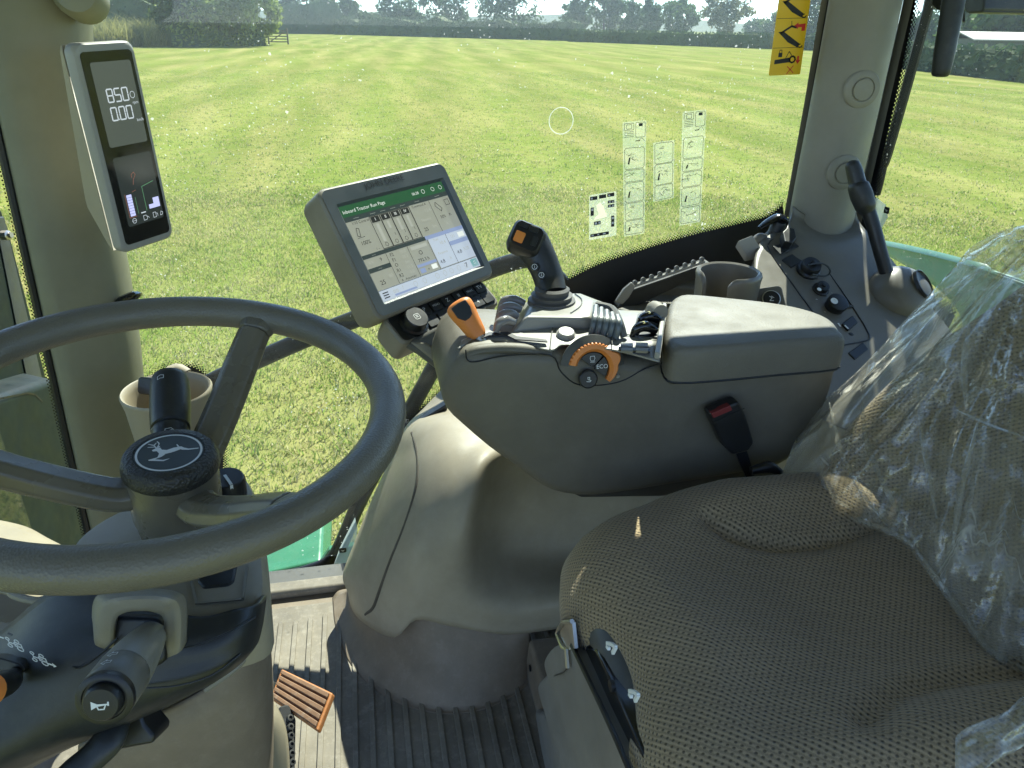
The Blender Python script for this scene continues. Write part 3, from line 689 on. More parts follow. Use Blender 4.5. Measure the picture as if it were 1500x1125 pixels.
# ---- green parts and wing outside, low on the right
t = thing('side_step', U(450, 820, y=1.6), 'bright green tractor step and tank panel seen below the door rail', 'step')
mb = MB()
yy = 1.52
mb.prism([U(a, b, y=yy) for a, b in ((300, 905), (340, 855), (400, 838), (470, 822), (485, 840), (475, 880), (300, 920))], (0, .3, 0)); mb.build('tank_panel', M_['green'], t, bevel=.01)
mb = MB(); mb.prism([U(a, b, y=1.47) for a, b in ((466, 830), (482, 806), (520, 800), (530, 870), (470, 890))], (0, .02, 0)); mb.build('corner_bracket', M_['green'], t, bevel=.004)
mb = MB(); mb.tube([U(a, b, y=1.62) for a, b in ((340, 850), (390, 820), (430, 806), (455, 803), (462, 815), (450, 832))], .011, 8, 4); mb.build('hand_loop', M_['green'], t)
t = thing('rear_mudguard', U(1350, 400, x=1.3), 'green mudguard outside the rear window, sunlight painted in as pale mint', 'mudguard')
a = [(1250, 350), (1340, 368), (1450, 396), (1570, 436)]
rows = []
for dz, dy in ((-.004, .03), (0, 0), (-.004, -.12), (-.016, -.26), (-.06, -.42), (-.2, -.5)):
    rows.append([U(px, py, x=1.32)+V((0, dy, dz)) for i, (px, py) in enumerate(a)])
MB().grid(surf(rows, 4, 4)).build('fender_skin', plastic('painted_sun_green', (.22, .44, .34), .3, .1, 60, .03, dust=.5, coat=.3), t, solid=.01)  # green lightened to mint, the sun's highlight put into the colour

# ---- outside wiper on the rear window
t = thing('rear_wiper', U(1330, 130, x=GX+.05), 'black wiper arm with blade outside the rear window', 'wiper')
wx = GX+.06
mb = MB(); mb.tube([U(a, b, x=wx) for a, b in ((1282, 283), (1287, 270), (1293, 246))], [.012, .010, .009], 10, 2); mb.build('pivot', M_['steel'], t)
mb = MB(); mb.tube([U(a, b, x=wx) for a, b in ((1293, 246), (1300, 226), (1330, 120), (1358, 18), (1362, 14))], [.008, .0098, .0102, .0102, .008], 8, 4); mb.build('arm', M_['steel'], t)
mb = MB(); mb.tube([U(a, b, x=wx) for a, b in ((1360, 14), (1372, -30), (1400, -110))], [.011, .013, .015], 8, 3); mb.build('arm_root', M_['steel'], t)
t = thing('hanging_handle', U(1380, 110, x=GX-.02), 'thick black handle hanging down at top of the rear window', 'handle')
wx = GX-.03
mb = MB(); mb.tube([U(a, b, x=wx) for a, b in ((1415, -110), (1402, -30), (1392, 30), (1384, 75), (1378, 108), (1377, 113))], [.019, .019, .018, .0175, .015, .006], 14, 4); mb.build('grip', M_['char'], t)
mb = MB(); mb.prism([U(a, b, x=wx+.02) for a, b in ((1362, -60), (1364, 8), (1372, 16), (1378, 10), (1390, 12), (1392, -60))], (.03, 0, 0)); mb.build('bracket', M_['char'], t, bevel=.004)
t = thing('work_lamp', U(1425, 5, x=GX+.1), 'dark underside of a work lamp at the top right edge', 'lamp')
mb = MB(); mb.prism([U(a, b, x=GX+.09) for a, b in ((1408, -60), (1412, 16), (1418, 20), (1436, 19), (1441, 14), (1446, -60))], (.12, 0, 0)); mb.build('housing', M_['char'], t, bevel=.006)
mb = MB(); mb.tube([U(1409, 12, x=GX+.09), U(1410, 24, x=GX+.09), U(1412, 32, x=GX+.09)], [.004, .004, .002], 6); mb.build('cable', M_['black'], t)
# ================================================================ STEERING WHEEL AND COLUMN
WC = U(237, 597, d=.660); WN = V((.0689, -.0924, 1)).normalized()
WP = (WC, WN)
t = thing('steering_wheel', WC-WN*.13, 'three spoke steering wheel with dark leaping deer emblem', 'steering wheel')
Mw = axis_frame(WC, WN)
mb = MB(); n = 96
ring = [Mw @ V((.2*math.cos(2*math.pi*i/n), .2*math.sin(2*math.pi*i/n), 0)) for i in range(n)]
mb.tube(ring,   .0166, 20, closed=True, ref=WN); mb.build('rim', M_['wheel'], t)
HB = WC-WN*.058          # top of the hub
mh = axis_frame(HB, WN)
# hub body
mb = MB(mh); mb.lathe([(.0405, -.004), (.0405, -.012), (.0415, -.03), (.0405, -.06), (.0395, -.064), (.0385, -.066), (.036, -.095), (.034, -.105)], 48); mb.build('hub', M_['spoke'], t, angle=30)
capm = plastic('hub_cap', (.035, .035, .032), .42, .1, 420, .6, voro=True, bumpd=.0014)
mb = MB(mh); mb.lathe([(.0395, -.012), (.0428, -.008), (.0428, -.001), (.041, .005), (.038, .0085), (.0315, .0095), (.0306, .0078), (.0, .0078)], 56, cap1=False); hc = mb.build('hub_cap', capm, t, angle=50)
# emblem: dark disc, white ring, leaping deer
Xd = (U(282, 668, plane=(HB, WN))-U(185, 668, plane=(HB, WN))).normalized()
Me = frame(HB+WN*.0078, Xd, z=WN)
mb = MB(Me); mb.lathe([(.0300, 0), (.0300, .0006), (.0, .0008)], 48, cap1=False); mb.build('emblem_disc', plastic('emblem_dark', (.040, .056, .064), .4, .05, 400, 0), t)
mb = MB(Me)
a_, b_ = [V((.0288*math.cos(2*math.pi*i/64), .0288*math.sin(2*math.pi*i/64), .0010)) for i in range(64)], [V((.0268*math.cos(2*math.pi*i/64), .0268*math.sin(2*math.pi*i/64), .0010)) for i in range(64)]
for i in range(64): j = (i+1) % 64; mb.add([a_[i], a_[j], b_[j], b_[i]], [(0, 1, 2, 3)])
def D(pts, s=.0240, dx=0, dy=0):
    mb.flat([V((x*s+dx, y*s+dy, .00105)) for x, y in pts])
D([(-.62, .10), (-.50, .20), (-.36, .17), (-.24, .02), (-.06, .0), (.16, .12), (.34, .30), (.46, .34), (.62, .28), (1.0, .33), (1.0, .38), (.62, .36), (.56, .44), (.42, .52), (.26, .42), (.34, .32), (.10, .22)][::1][:0] or [(-.66, .12), (-.54, .26), (-.40, .30), (-.30, .16), (-.12, .14), (.10, .30), (.30, .36), (.40, .22), (.24, .08), (.06, -.04), (-.16, -.14), (-.34, -.10), (-.46, .06), (-.60, .04)])
D([(.26, .37), (.36, .38), (.48, .30), (.66, .24), (1.02, .30), (1.02, .24), (.66, .15), (.44, .16), (.36, .20)])
D([(-.34, -.08), (-.10, -.14), (-.20, -.30), (-.40, -.46), (-.10, -.50), (.12, -.40), (.10, -.44), (-.06, -.58), (-.60, -.56), (-.62, -.50), (-.34, -.34)])
D([(.22, .36), (.30, .36), (.18, .52), (.14, .52)]); D([(-.56, .26), (-.44, .30), (-.42, .40), (-.46, .40)])
for p in ([(-.52, .24), (-.66, .44), (-.90, .52)], [(-.66, .44), (-.62, .62)], [(-.50, .28), (-.50, .56), (-.62, .72)], [(-.60, .34), (-.86, .30)]):
    for k in range(len(p)-1):
        a, b = V((*p[k], 0)), V((*p[k+1], 0)); s = (b-a).normalized().orthogonal(); s = V((-(b-a).y, (b-a).x, 0)).normalized()*.03
        D([a.to_tuple()[:2] if 0 else (a.x-s.x, a.y-s.y), (b.x-s.x*.5, b.y-s.y*.5), (b.x+s.x*.5, b.y+s.y*.5), (a.x+s.x, a.y+s.y)])
mb.build('emblem_deer', M_['white'], t, smooth=False)
# spokes
def spoke(px, py, w0=.0205, w1=.0175):
    p = U(px, py, plane=WP); d = (p-WC); d -= WN*d.dot(WN); d.normalize(); s = WN.cross(d)
    pts = [(.030, -.085), (.055, -.083), (.11, -.052), (.150, -.025), (.178, -.008), (.196, -.001)]
    sec = [(-1, -.35), (-.86, .2), (-.45, .55), (.45, .55), (.86, .2), (1, -.35), (.7, -.75), (-.7, -.75)]
    rings = []
    c = cr([WC+d*r+WN*h for r, h in pts], 4)
    for i, q in enumerate(c):
        f = i/(len(c)-1); w = (w0*(1-f)+w1*f)*(1+.55*max(0, f-.8)/.2*.8)
        td = (c[min(i+1, len(c)-1)]-c[max(i-1, 0)]).normalized(); nn = td.cross(s).normalized(); nn = nn if nn.dot(WN) > 0 else -nn
        rings.append([q+s*(a*w)+nn*(b*.0185) for a, b in sec])
    k = int(len(rings)*.80)
    MB().rings(rings[:k+1]).build('spoke', M_['spoke'], t, bevel=.0025, seg=2)
    MB().rings(rings[k:]).build('spoke_end', M_['wheel'], t, bevel=.003, seg=2)
spoke(352, 492); spoke(432, 742); spoke(-118, 640)

# ---- column
def _grid_px(rows): return [[U(a, b, d=c) for a, b, c in r] for r in rows]
t = thing('steering_column', (WC.x, WC.y, .3), 'dark steering column housing with stalks below the wheel', 'steering column')
# head: the tan block carrying knob and switch
Hz = WC.z-.150
top = [(84, 842), (110, 796), (150, 765), (196, 742), (255, 712), (318, 688), (352, 694), (372, 716), (384, 770), (390, 835), (388, 884), (340, 906), (285, 914), (210, 900), (96, 880)]
tp = [V((*U(a, b, z=Hz).to_tuple(),)) for a, b in top]
cen = sum(tp, V((0, 0, 0)))/len(tp)
mb = MB(); rs = []
for k, (s, dz) in enumerate(((.88, .006), (.95, .004), (.985, -.004), (1, -.016), (1.0, -.035), (.98, -.06))):
    rs.append([cen+(p-cen)*s+V((0, 0, dz)) for p in cr(tp, 3, True)])
mb.rings(rs); mb.build('column_head', M_['tan_dust'], t, angle=50)
# collar under the hub
mb = MB(axis_frame(HB-WN*.098, WN)); mb.lathe([(.036, .01), (.043, -.0), (.046, -.012), (.048, -.04)], 40); mb.build('collar', M_['grey_dark'], t, angle=60)
# light switch knob with white pointer
kc = U(331, 700, z=Hz+.030); mb = MB(axis_frame(kc, WN)); rs = []
for r, h in ((.0185, -.03), (.0185, -.004), (.0178, 0), (.0165, .001)):
    rs.append([V(((r*(1+(.05 if i % 2 and h < -.001 else 0)))*math.cos(2*math.pi*i/48), (r*(1+(.05 if i % 2 and h < -.001 else 0)))*math.sin(2*math.pi*i/48), h)) for i in range(48)])
mb.rings(rs); kn = mb.build('light_knob', M_['black'], t, angle=30)
mb = MB(); q = (U(345, 722, z=kc.z)-U(331, 702, z=kc.z)).normalized(); mb.line([kc+WN*.0012-q*.003, kc+WN*.0012+q*.0165], .003, WN, h=.0008); mb.line([kc+q*.0178, kc+q*.0178-WN*.014], .003, q, h=.0006); mb.build('pointer', M_['white'], kn)
# blank rocker switch
mb = MB(); sw = [U(a, b, z=Hz-.004) for a, b in ((292, 866), (296, 836), (342, 826), (352, 834), (346, 866), (338, 872), (300, 876))]
mb.prism(sw, (0, 0, .012)); mb.build('rocker_switch', M_['char'], t, bevel=.003)
mb = MB(); mb.line([U(a, b, z=Hz+.0075) for a, b in ((280, 850), (288, 884), (356, 878), (362, 830))], .0025, (0, 0, 1), h=.001); mb.build('switch_surround', M_['grey'], t)
# dark shroud facing the driver
rows = [[(-140, 1000, .62), (-60, 962, .61), (0, 925, .605), (84, 862, .605), (180, 866, .60), (280, 902, .592), (345, 892, .602), (380, 884, .624), (391, 872, .66)],
        [(-140, 1050, .57), (-60, 1010, .565), (0, 975, .565), (90, 935, .56), (180, 920, .56), (282, 935, .580), (344, 920, .592), (377, 908, .616), (388, 896, .655)],
        [(-140, 1120, .55), (-60, 1085, .55), (0, 1055, .55), (95, 1010, .55), (190, 985, .555), (285, 968, .577), (343, 947, .590), (373, 930, .615), (385, 916, .655)],
        [(-140, 1190, .57), (-60, 1160, .565), (0, 1130, .56), (100, 1085, .565), (205, 1046, .57), (300, 1003, .587), (346, 975, .600), (369, 953, .622), (379, 940, .66)],
        [(-140, 1210, .66), (-60, 1180, .66), (0, 1150, .655), (105, 1095, .65), (208, 1052, .65), (300, 1007, .655), (345, 979, .66), (366, 958, .67), (374, 946, .69)]]
shr = MB().grid(surf(_grid_px(rows), 6, 6)).build('shroud', M_['char'], t, solid=.004)
# panel seams on the shroud
mb = MB()
mb.tube([U(a, b, d=c) for a, b, c in ((12, 928, .590), (60, 950, .574), (100, 972, .554), (118, 978, .549), (150, 955, .549), (172, 935, .550))], .0009, 5, 3)
mb.tube([U(a, b, d=c) for a, b, c in ((262, 950, .573), (290, 944, .573), (335, 926, .584), (374, 904, .608))], .0008, 5, 3)
mb.tube([U(a, b, d=c) for a, b, c in ((215, 1008, .556), (262, 1004, .564), (312, 988, .577), (352, 958, .594))], .0007, 5, 3)
mb.build('seam', M_['black'], shr)
# raised hood round the left stalk
rows = [[(134, 930, .570), (137, 880, .566), (160, 866, .562), (210, 862, .562), (258, 866, .566), (274, 884, .572), (274, 940, .576)],
        [(140, 945, .552), (146, 893, .543), (166, 877, .538), (210, 873, .537), (250, 877, .542), (264, 894, .551), (264, 955, .559)],
        [(166, 955, .554), (168, 912, .546), (182, 898, .542), (208, 895, .541), (228, 898, .545), (240, 910, .552), (242, 965, .560)]]
MB().grid(surf(_grid_px(rows), 5, 4)).build('stalk_hood', M_['grey'], t, solid=.006)
mb = MB(); mb.prism([U(a, b, d=.566) for a, b in ((158, 950), (166, 905), (176, 896), (238, 898), (248, 908), (252, 960), (240, 970), (170, 968))], -FW*.012); mb.build('stalk_boot', M_['black'], t, bevel=.004)
# left stalk (lights / horn)
A, B = U(222, 930, d=.556), U(152, 1026, d=.470); ax = (B-A).normalized(); ln = (B-A).length
Ms = axis_frame(A, ax)
mb = MB(Ms); mb.lathe([(.010, -.01), (.011, 0), (.0140, ln*.2), (.0165, ln*.42), (.0178, ln*.62), (.0177, ln*.64)], 40); st = mb.build('light_stalk', plastic('stalk_grey', (.24, .228, .19), .42, .1, 700, .2), t, angle=40)
mb = MB(Ms); mb.lathe([(.0172, ln*.635), (.0179, ln*.65), (.0179, ln*.9), (.0170, ln*.93)], 40); mb.build('turn_collar', plastic('collar_grey', (.15, .142, .12), .45, .1, 800, .2), st, angle=40)
mb = MB(Ms); mb.lathe([(.0170, ln*.92), (.0178, ln*.94), (.0176, ln*.99), (.0158, ln*1.0), (.0138, ln*1.0), (.0134, ln*.985), (.0122, ln*.985), (.0119, ln*1.04), (.0105, ln*1.06), (.0, ln*1.065)], 40, cap1=False); mb.build('horn_button', M_['black'], st, angle=35)
# horn symbol on the end, light symbols round the collar
Mh = frame(B+ax*(ln*.067), RT-ax*RT.dot(ax), z=ax)
mb = MB(Mh)
k = .0054
mb.flat([V((x*k, y*k, 0)) for x, y in ((-1, .55), (-.3, .18), (.8, .18), (.8, .42), (1, .42), (1, -.1), (.8, -.1), (.8, .02), (-.3, -.12), (-1, -.5))])
mb.line([V((x*k, y*k, 0)) for x, y in ((-.35, -.1), (-.2, -.5), (.4, -.5), (.6, 0))], k*.16, (0, 0, 1))
mb.build('horn_symbol', M_['white'], st, smooth=False)
def on_collar(mb, pts, ang, f, k, w=.00055):
    # draws a stroke on the stalk's barrel at angle ang (camera side = 0)
    zc = (-FW+ax*FW.dot(ax)).normalized(); xc = zc.cross(ax)
    q = []
    for x, y in pts:
        th = ang+x*k/.0180; q.append(A+ax*(ln*f-y*k)+(zc*math.cos(th)+xc*math.sin(th))*.0182)
    nn = (zc*math.cos(ang)+xc*math.sin(ang)); mb.line(q, w, nn)
mb = MB()
for s, f in ((1, .70), (-1, .82)):
    on_collar(mb, [(-1, 0), (-.1, .9), (-.1, .4), (.9, .4), (.9, -.4), (-.1, -.4), (-.1, -.9), (-1, 0)], .55, f, .0034*1)
for f in (.72, .86):
    on_collar(mb, [(-.2, .8), (.5, .6), (.7, 0), (.5, -.6), (-.2, -.8), (-.2, .8)], -.55, f, .0032)
    for y in (.6, .2, -.2, -.6): on_collar(mb, [(-.5, y), (-1.1, y-.1)], -.55, f, .0032)
mb.build('light_symbols', M_['white'], st, smooth=False)
# far stalk (wiper) standing up behind the hub
A2, B2 = U(250, 660, d=.735), U(249, 556, d=.80); a2 = (B2-A2).normalized(); l2 = (B2-A2).length; M2 = axis_frame(A2, a2)
mb = MB(M2); mb.lathe([(.015, -.05), (.0168, 0), (.0176, l2*.2), (.0178, l2*.25), (.0170, l2*.26), (.0170, l2*.28), (.0188, l2*.29), (.0198, l2*.5), (.0200, l2*.75), (.0193, l2*.94), (.0180, l2*1.0), (.0150, l2*1.03), (.0, l2*1.035)], 40, cap1=False); s2 = mb.build('wiper_stalk', M_['char'], t, angle=40)
mb = MB(); zc = (-FW+a2*FW.dot(a2)).normalized(); xc = -zc.cross(a2)
def on2(pts, ang, f, k, r, w=.0006):
    q = [A2+a2*(l2*f+y*k)+(zc*math.cos(ang+x*k/r)+xc*math.sin(ang+x*k/r))*(r+.0024) for x, y in pts]; mb.line(q, w, zc*math.cos(ang)+xc*math.sin(ang))
on2([(-1, -.5), (-.9, .8), (.2, 1), (.9, .3), (.7, -.9), (-.4, -1), (-1, -.5)], .55, .1, .0042, .0158); on2([(-.5, -1), (-.2, .2), (.5, .5)], .55, .1, .0042, .0158)
on2([(-.8, -.6), (-.8, .6), (0, .9), (.8, .6), (.8, -.6), (0, -.4), (-.8, -.6)], .1, .86, .0036, .0176); on2([(-.8, .5), (.8, .5)], -.6, .22, .002, .0163)
mb.build('wiper_symbols', M_['white'], s2, smooth=False)
# reverser slot, orange tipped lever and steering symbols on the near left slab
mb = MB(); mb.prism([U(a, b, d=.551) for a, b in ((-40, 962), (0, 964), (28, 972), (37, 980), (30, 988), (10, 986), (-40, 975))], FW*.01); mb.build('lever_slot', M_['black'], shr, bevel=.001)
mb = MB(); mb.tube([U(-65, 1006, d=.50), U(-24, 1008, d=.512), (U(10, 1000, d=.53)), U(20, 990, d=.55)], [.012, .012, .009, .006], 14, 3); lv = mb.build('reverser_lever', M_['black'], t)
mb = MB(); mb.lathe([(.011, -.02), (.0125, 0), (.0115, .008), (.0, .012)], 20, cap1=False, M=axis_frame(U(-25, 1014, d=.500), U(10, 1003, d=.49)-U(-20, 1013, d=.51))); mb.build('lever_tip', M_['orange'], lv)
mb = MB()
def tract(cx, cy, flip):
    k = 1.0
    def P(x, y): return U(cx+x*13+y*4, cy+y*9+x*4.5, d=.5485-.0)
    for x, y, r in ((-.55, .55, .26), (.6, .55, .36), (-.55, -.55, .22), (.5, -.6, .26)):
        mb.line([P(x+r*math.cos(a*.785), y+r*math.sin(a*.785)) for a in range(8)], .0007, -FW, True)
    mb.line([P(-.5, 0), (P(.5, 0))], .0007, -FW); mb.line([P(-.55, .3), P(-.55, -.3)], .0007, -FW); mb.line([P(.1, .3), P(.9, .3), P(.9, -.3), P(.1, -.3)], .0007, -FW, True)
    s = 1.7*flip; mb.line([P(s*.6, -.4*flip*-1), P(s, -.4*flip*-1)], .0009, -FW); mb.flat([P(s*1.15, -.4*flip*-1), P(s*.9, -.75*flip*-1), P(s*.9, .0)])
tract(20, 943, -1); tract(56, 964, 1); mb.build('steering_symbols', M_['white'], shr, smooth=False)
# dark bracket and lever root under the stalk
mb = MB(); mb.prism([U(a, b, d=.60) for a, b in ((150, 1052), (205, 1040), (212, 1062), (226, 1078), (224, 1090), (170, 1100), (150, 1090))], FW*.03); mb.build('bracket', M_['black'], t, bevel=.003)
mb = MB(); mb.tube([U(a, b, d=c) for a, b, c in ((168, 1060, .59), (158, 1085, .58), (135, 1110, .575), (100, 1140, .57), (60, 1190, .57))], [.012, .013, .012, .012, .012], 12, 4, flat=.7); mb.build('tilt_lever', M_['char'], t)
# lower pedestal
rows = [[(120, 1085, .66), (200, 1055, .655), (270, 1022, .655), (330, 985, .66), (362, 955, .675), (374, 930, .70), (378, 900, .75)],
        [(120, 1130, .67), (205, 1100, .66), (275, 1065, .66), (335, 1025, .668), (368, 990, .685), (384, 965, .72), (386, 930, .78)],
        [(120, 1180, .70), (210, 1160, .69), (285, 1130, .69), (350, 1090, .70), (380, 1060, .72), (390, 1035, .76), (392, 1000, .82)],
        [(120, 1300, .78), (210, 1290, .77), (290, 1270, .77), (352, 1240, .78), (382, 1210, .80), (394, 1180, .84), (396, 1140, .9)]]
MB().grid(surf(_grid_px(rows), 6, 6)).build('pedestal', M_['skirt'], t, solid=.006)
mb = MB(); mb.tube([U(a, b, d=c) for a, b, c in ((300, 1010, .650), (345, 978, .656), (368, 945, .672), (386, 905, .70))], .0035, 8, 4); mb.build('pedestal_lip', M_['grey'], t)
# pale rubber guard beside the pedals
rows = [[(386, 1030, .80), (394, 1022, .82), (404, 1030, .84)], [(384, 1062, .79), (400, 1050, .80), (418, 1062, .83)], [(384, 1110, .79), (402, 1095, .80), (424, 1108, .83)], [(384, 1190, .80), (402, 1180, .81), (426, 1190, .84)]]
MB().grid(surf(_grid_px(rows), 4, 4)).build('pedal_guard', M_['tan'], t, solid=.004)

# ---- pedals
t = thing('brake_pedal', U(440, 1022, z=.10), 'worn orange metal pedal with five rubber ridges', 'pedal')
pz = .115
P4 = [U(a, b, z=pz+dz) for a, b, dz in ((412, 979, .0), (487, 1015, .015), (465, 1071, .0), (395, 1022, -.015))]
n_ = (P4[1]-P4[0]).cross(P4[3]-P4[0]).normalized(); n_ = n_ if n_.z > 0 else -n_
MB().prism(P4, -n_*.012).build('plate', plastic('scuffed_shaded_orange', (.42, .165, .05), .5, .3, 300, .3, dust=.3), t, bevel=.003)  # scuffed orange, browned so the colour carries the shade over the pedal
mb = MB()
for k in range(5):
    a = .05+k*.19; b = a+.135
    q = [P4[0].lerp(P4[3], a).lerp(P4[1].lerp(P4[2], a), .05), P4[0].lerp(P4[3], a).lerp(P4[1].lerp(P4[2], a), .97), P4[0].lerp(P4[3], b).lerp(P4[1].lerp(P4[2], b), .97), P4[0].lerp(P4[3], b).lerp(P4[1].lerp(P4[2], b), .05)]
    mb.prism([p+n_*.0003 for p in q], n_*.005)
mb.build('ridges', M_['orange_dirty'], t, bevel=.0015)
mb = MB(); mb.tube([sum(P4, V((0, 0, 0)))/4-n_*.012, U(440, 1010, z=.02)+V((-.08, .03, 0))], .012, 10); mb.build('arm', M_['steel'], t)
t = thing('rubber_pedal', U(420, 1080, z=.08), 'black studded rubber pedal beside the orange one', 'pedal')
Q4 = [U(a, b, z=z) for a, b, z in ((408, 1034, .12), (424, 1030, .12), (434, 1052, .10), (432, 1160, .06), (404, 1170, .06))]
MB().prism(Q4, (-.01, 0, -.03)).build('pad', M_['rubber'], t, bevel=.004)
mb = MB()
for k in range(8):
    c = U(424.5+k*.6, 1052+k*13, z=.108-.0045*k); mb.lathe([(.0052, -.004), (.0052, .003), (.003, .0035), (.0028, .001), (0, .001)], 12, cap1=False, M=axis_frame(c, (.6, -.3, .75)))
mb.build('studs', M_['rubber'], t, angle=30)

# ---- tan tray beyond the column at the left edge
t = thing('side_tray', U(40, 800, z=.55), 'sunlit tan moulded tray with a pocket at the left edge', 'tray')
zt = .56
rows = [[(-140, 742), (-60, 752), (0, 762), (40, 772), (70, 788), (98, 802)], [(-140, 790), (-60, 798), (0, 806), (40, 812), (70, 820), (96, 828)], [(-140, 860), (-60, 862), (0, 860), (40, 858), (70, 858), (100, 862)]]
g3 = [[U(a, b, z=zt+.012*(1-abs(j-1))) for a, b in r] for j, r in enumerate(rows)]
MB().grid(surf(g3, 5, 5)).build('tray_top', M_['tan'], t, solid=.01)
def wall(pp, z0, z1): return MB().grid([[U(a, b, z=z1) for a, b in pp], [V((*U(a, b, z=z1).xy, z0)) for a, b in pp]])
rim = [(-120, 880), (0, 866), (14, 862), (40, 870), (76, 876), (88, 866), (90, 880), (40, 904), (14, 915), (8, 945), (-60, 960), (-120, 960)]
mb = MB(); fl = [U(a, b, z=zt-.05) for a, b in ((-160, 850), (100, 850), (100, 960), (-160, 960))]; mb.prism(fl, (0, 0, -.01)); mb.build('pocket_floor', M_['tan'], t)
mb = MB(); mb.tube([U(a, b, z=zt-.004) for a, b in ((-60, 866), (5, 864), (20, 872), (40, 878), (58, 880), (80, 872))], .004, 8, 4, flat=1); mb.build('pocket_rim', M_['tan'], t)
mb = MB(); mb.prism([U(a, b, z=zt-.02) for a, b in ((-60, 925), (0, 905), (12, 910), (40, 902), (72, 880), (90, 862), (110, 880), (20, 960), (-60, 990))], (0, 0, -.03)); mb.build('pocket_edge', M_['tan'], t, bevel=.003)
# ---- cup holder on the front pillar
c = U(244, 572, y=1.06); t = thing('cup_holder', c-V((0, 0, .16)), 'tan cup holder fixed to the front pillar behind the wheel', 'cup holder')
mb = MB(Matrix.Translation(c)); rs = []
mb.lathe([(.046, -.17), (.052, -.14), (.060, -.02), (.063, -.004), (.064, .0), (.062, .003), (.059, .001), (.056, -.008), (.053, -.06), (.048, -.13), (.0, -.135)], 40, cap1=False); mb.build('cup', M_['tan'], t, angle=60)
mb = MB(); mb.tube([c+V((-.02, .055, .002)), c+V((.0, .072, .006)), c+V((.02, .06, .002))], [.006, .009, .006], 10, 3, flat=.5); mb.build('lug', M_['tan'], t)
mb = MB(); q = U(222, 565, y=1.085); mb.at(frame(q, (.8, -.35, 0), z=(.2, -.9, .3))); mb.prism(rrect(.03, .026, .006), (0, 0, .012)); mb.build('spring_flap', M_['black'], t, bevel=.002)
mb = MB(); q = U(334, 604, y=1.13); mb.at(axis_frame(q, (1, -.2, 0))); mb.lathe([(.014, -.05), (.014, 0), (.011, .004), (0, .005)], 16, cap1=False); mb.build('side_knob', M_['black'], t)
# ================================================================ DISPLAYS
# monitor: its four face corners (solved from the photo) at real size 0.25 m wide
k = .25/.275
def sc_(p): return CAM+(V(p)-CAM)*k
mTL, mTR, mBR, mBL = [sc_(p) for p in ((-.065, 1.1982, .8437), (.1526, 1.3658, .8568), (.2306, 1.2727, .6706), (.013, 1.1051, .6575))]
mc = (mTL+mTR+mBR+mBL)/4; mx = ((mTR-mTL)+(mBR-mBL)).normalized(); my = ((mTL-mBL)+(mTR-mBR)).normalized(); mz = mx.cross(my).normalized(); my = mz.cross(mx)
Mm = frame(mc, mx, y=my); W_, H_ = .25, .2035
t = thing('monitor', mc-V((0, 0, .16)), 'flat grey framed touch screen monitor showing a tractor run page', 'monitor')
mb = MB(Mm); mb.rings([[p for p in ((V((a.x, a.y, z))) for a in rrect(W_*s-dx, H_*s-dx, .014, 5))] for s, dx, z in ((1, .016, -.060), (1, .004, -.057), (1, 0, -.048), (1, 0, -.004), (1, .004, -.001), (1, .008, 0))])
mb.f.pop(); mb.mi.pop(); mb.build('housing', M_['grey'], t, angle=30)
# bezel ring, slightly recessed darker face
face = plastic('bezel_slate', (.05, .065, .07), .42, .1, 1200, .15)
SWd, SHt = .206, .150; scx, scy = .002, -.004
o = [V((a.x, a.y, .0012)) for a in rrect(W_-.008, H_-.008, .011, 5)]; i_ = [V((a.x+scx, a.y+scy, .0012)) for a in rrect(SWd+.008, SHt+.008, .003, 5)]; j_ = [V((a.x+scx, a.y+scy, -.0035)) for a in rrect(SWd, SHt, .0015, 5)]
mb = MB(Mm); mb.rings([o, i_, j_], False, False); mb.build('bezel', face, t, angle=20)
mb2 = MB(); vs, fs = text_geo('JOHN DEERE'); mb2.add([Mm @ V((a.x*.0135-.006, a.y*.0125+H_/2-.0118, .0016)) for a in vs], fs); mb2.build('lettering', M_['black'], t, smooth=False)
# screen contents
scr = [emit('lcd_'+n_, c, s_, .12) for n_, c, s_ in (('page', (.36, .38, .31), .26), ('bar', (.035, .05, .05), .4), ('title', (.02, .075, .035), .5), ('ink', (.03, .035, .035), .3), ('blue', (.21, .265, .40), .4), ('light', (.62, .66, .60), .42), ('mid', (.33, .35, .30), .4), ('paleblue', (.40, .46, .52), .38), ('teal', (.08, .24, .22), .5))]
PG, BAR, TTL, INK, BLU, LGT, MID, PBL, TEAL = range(9)
def S(u, v, z=0): return V((scx-SWd/2+u*SWd, scy+SHt/2-v*SHt, -.0032+z))
mb = MB(Mm)
def rect(u0, v0, u1, v1, c, z=.0002): mb.mat(c).flat([S(u0, v1, z), S(u1, v1, z), S(u1, v0, z), S(u0, v0, z)])
def txt(s, u, v, h, c=INK, z=.0006, bold=False):
    vs, fs = text_geo(s); p = S(u, v, z); mb.mat(c).add([V((a.x*h*SHt+p.x, a.y*h*SHt+p.y, p.z)) for a in vs], fs)
def ln(pts, c=INK, w=.0007, z=.0005, closed=False): mb.mat(c).line([S(u, v, z) for u, v in pts], w, (0, 0, 1), closed)
rect(0, 0, 1, 1, PG, 0); rect(0, 0, 1, .115, TTL); rect(0, .115, 1, .165, BAR)
txt('Inboard Tractor Run Page', .205, .066, .050, LGT)
txt('06:28', .70, .06, .042, LGT)
for u in (.78, .88, .96): ln([(u+.016*math.cos(a*.785), .058+.022*math.sin(a*.785)) for a in range(8)], LGT, .0006, closed=True)
for u in (.1, .25, .345, .44, .535, .68, .89): txt('------', u, .14, .035, MID)
rect(.62, .54, 1, .88, PBL, .0001)
rect(0, .515, 1, .555, BAR); rect(.60, .515, 1, .555, BLU, .0003)
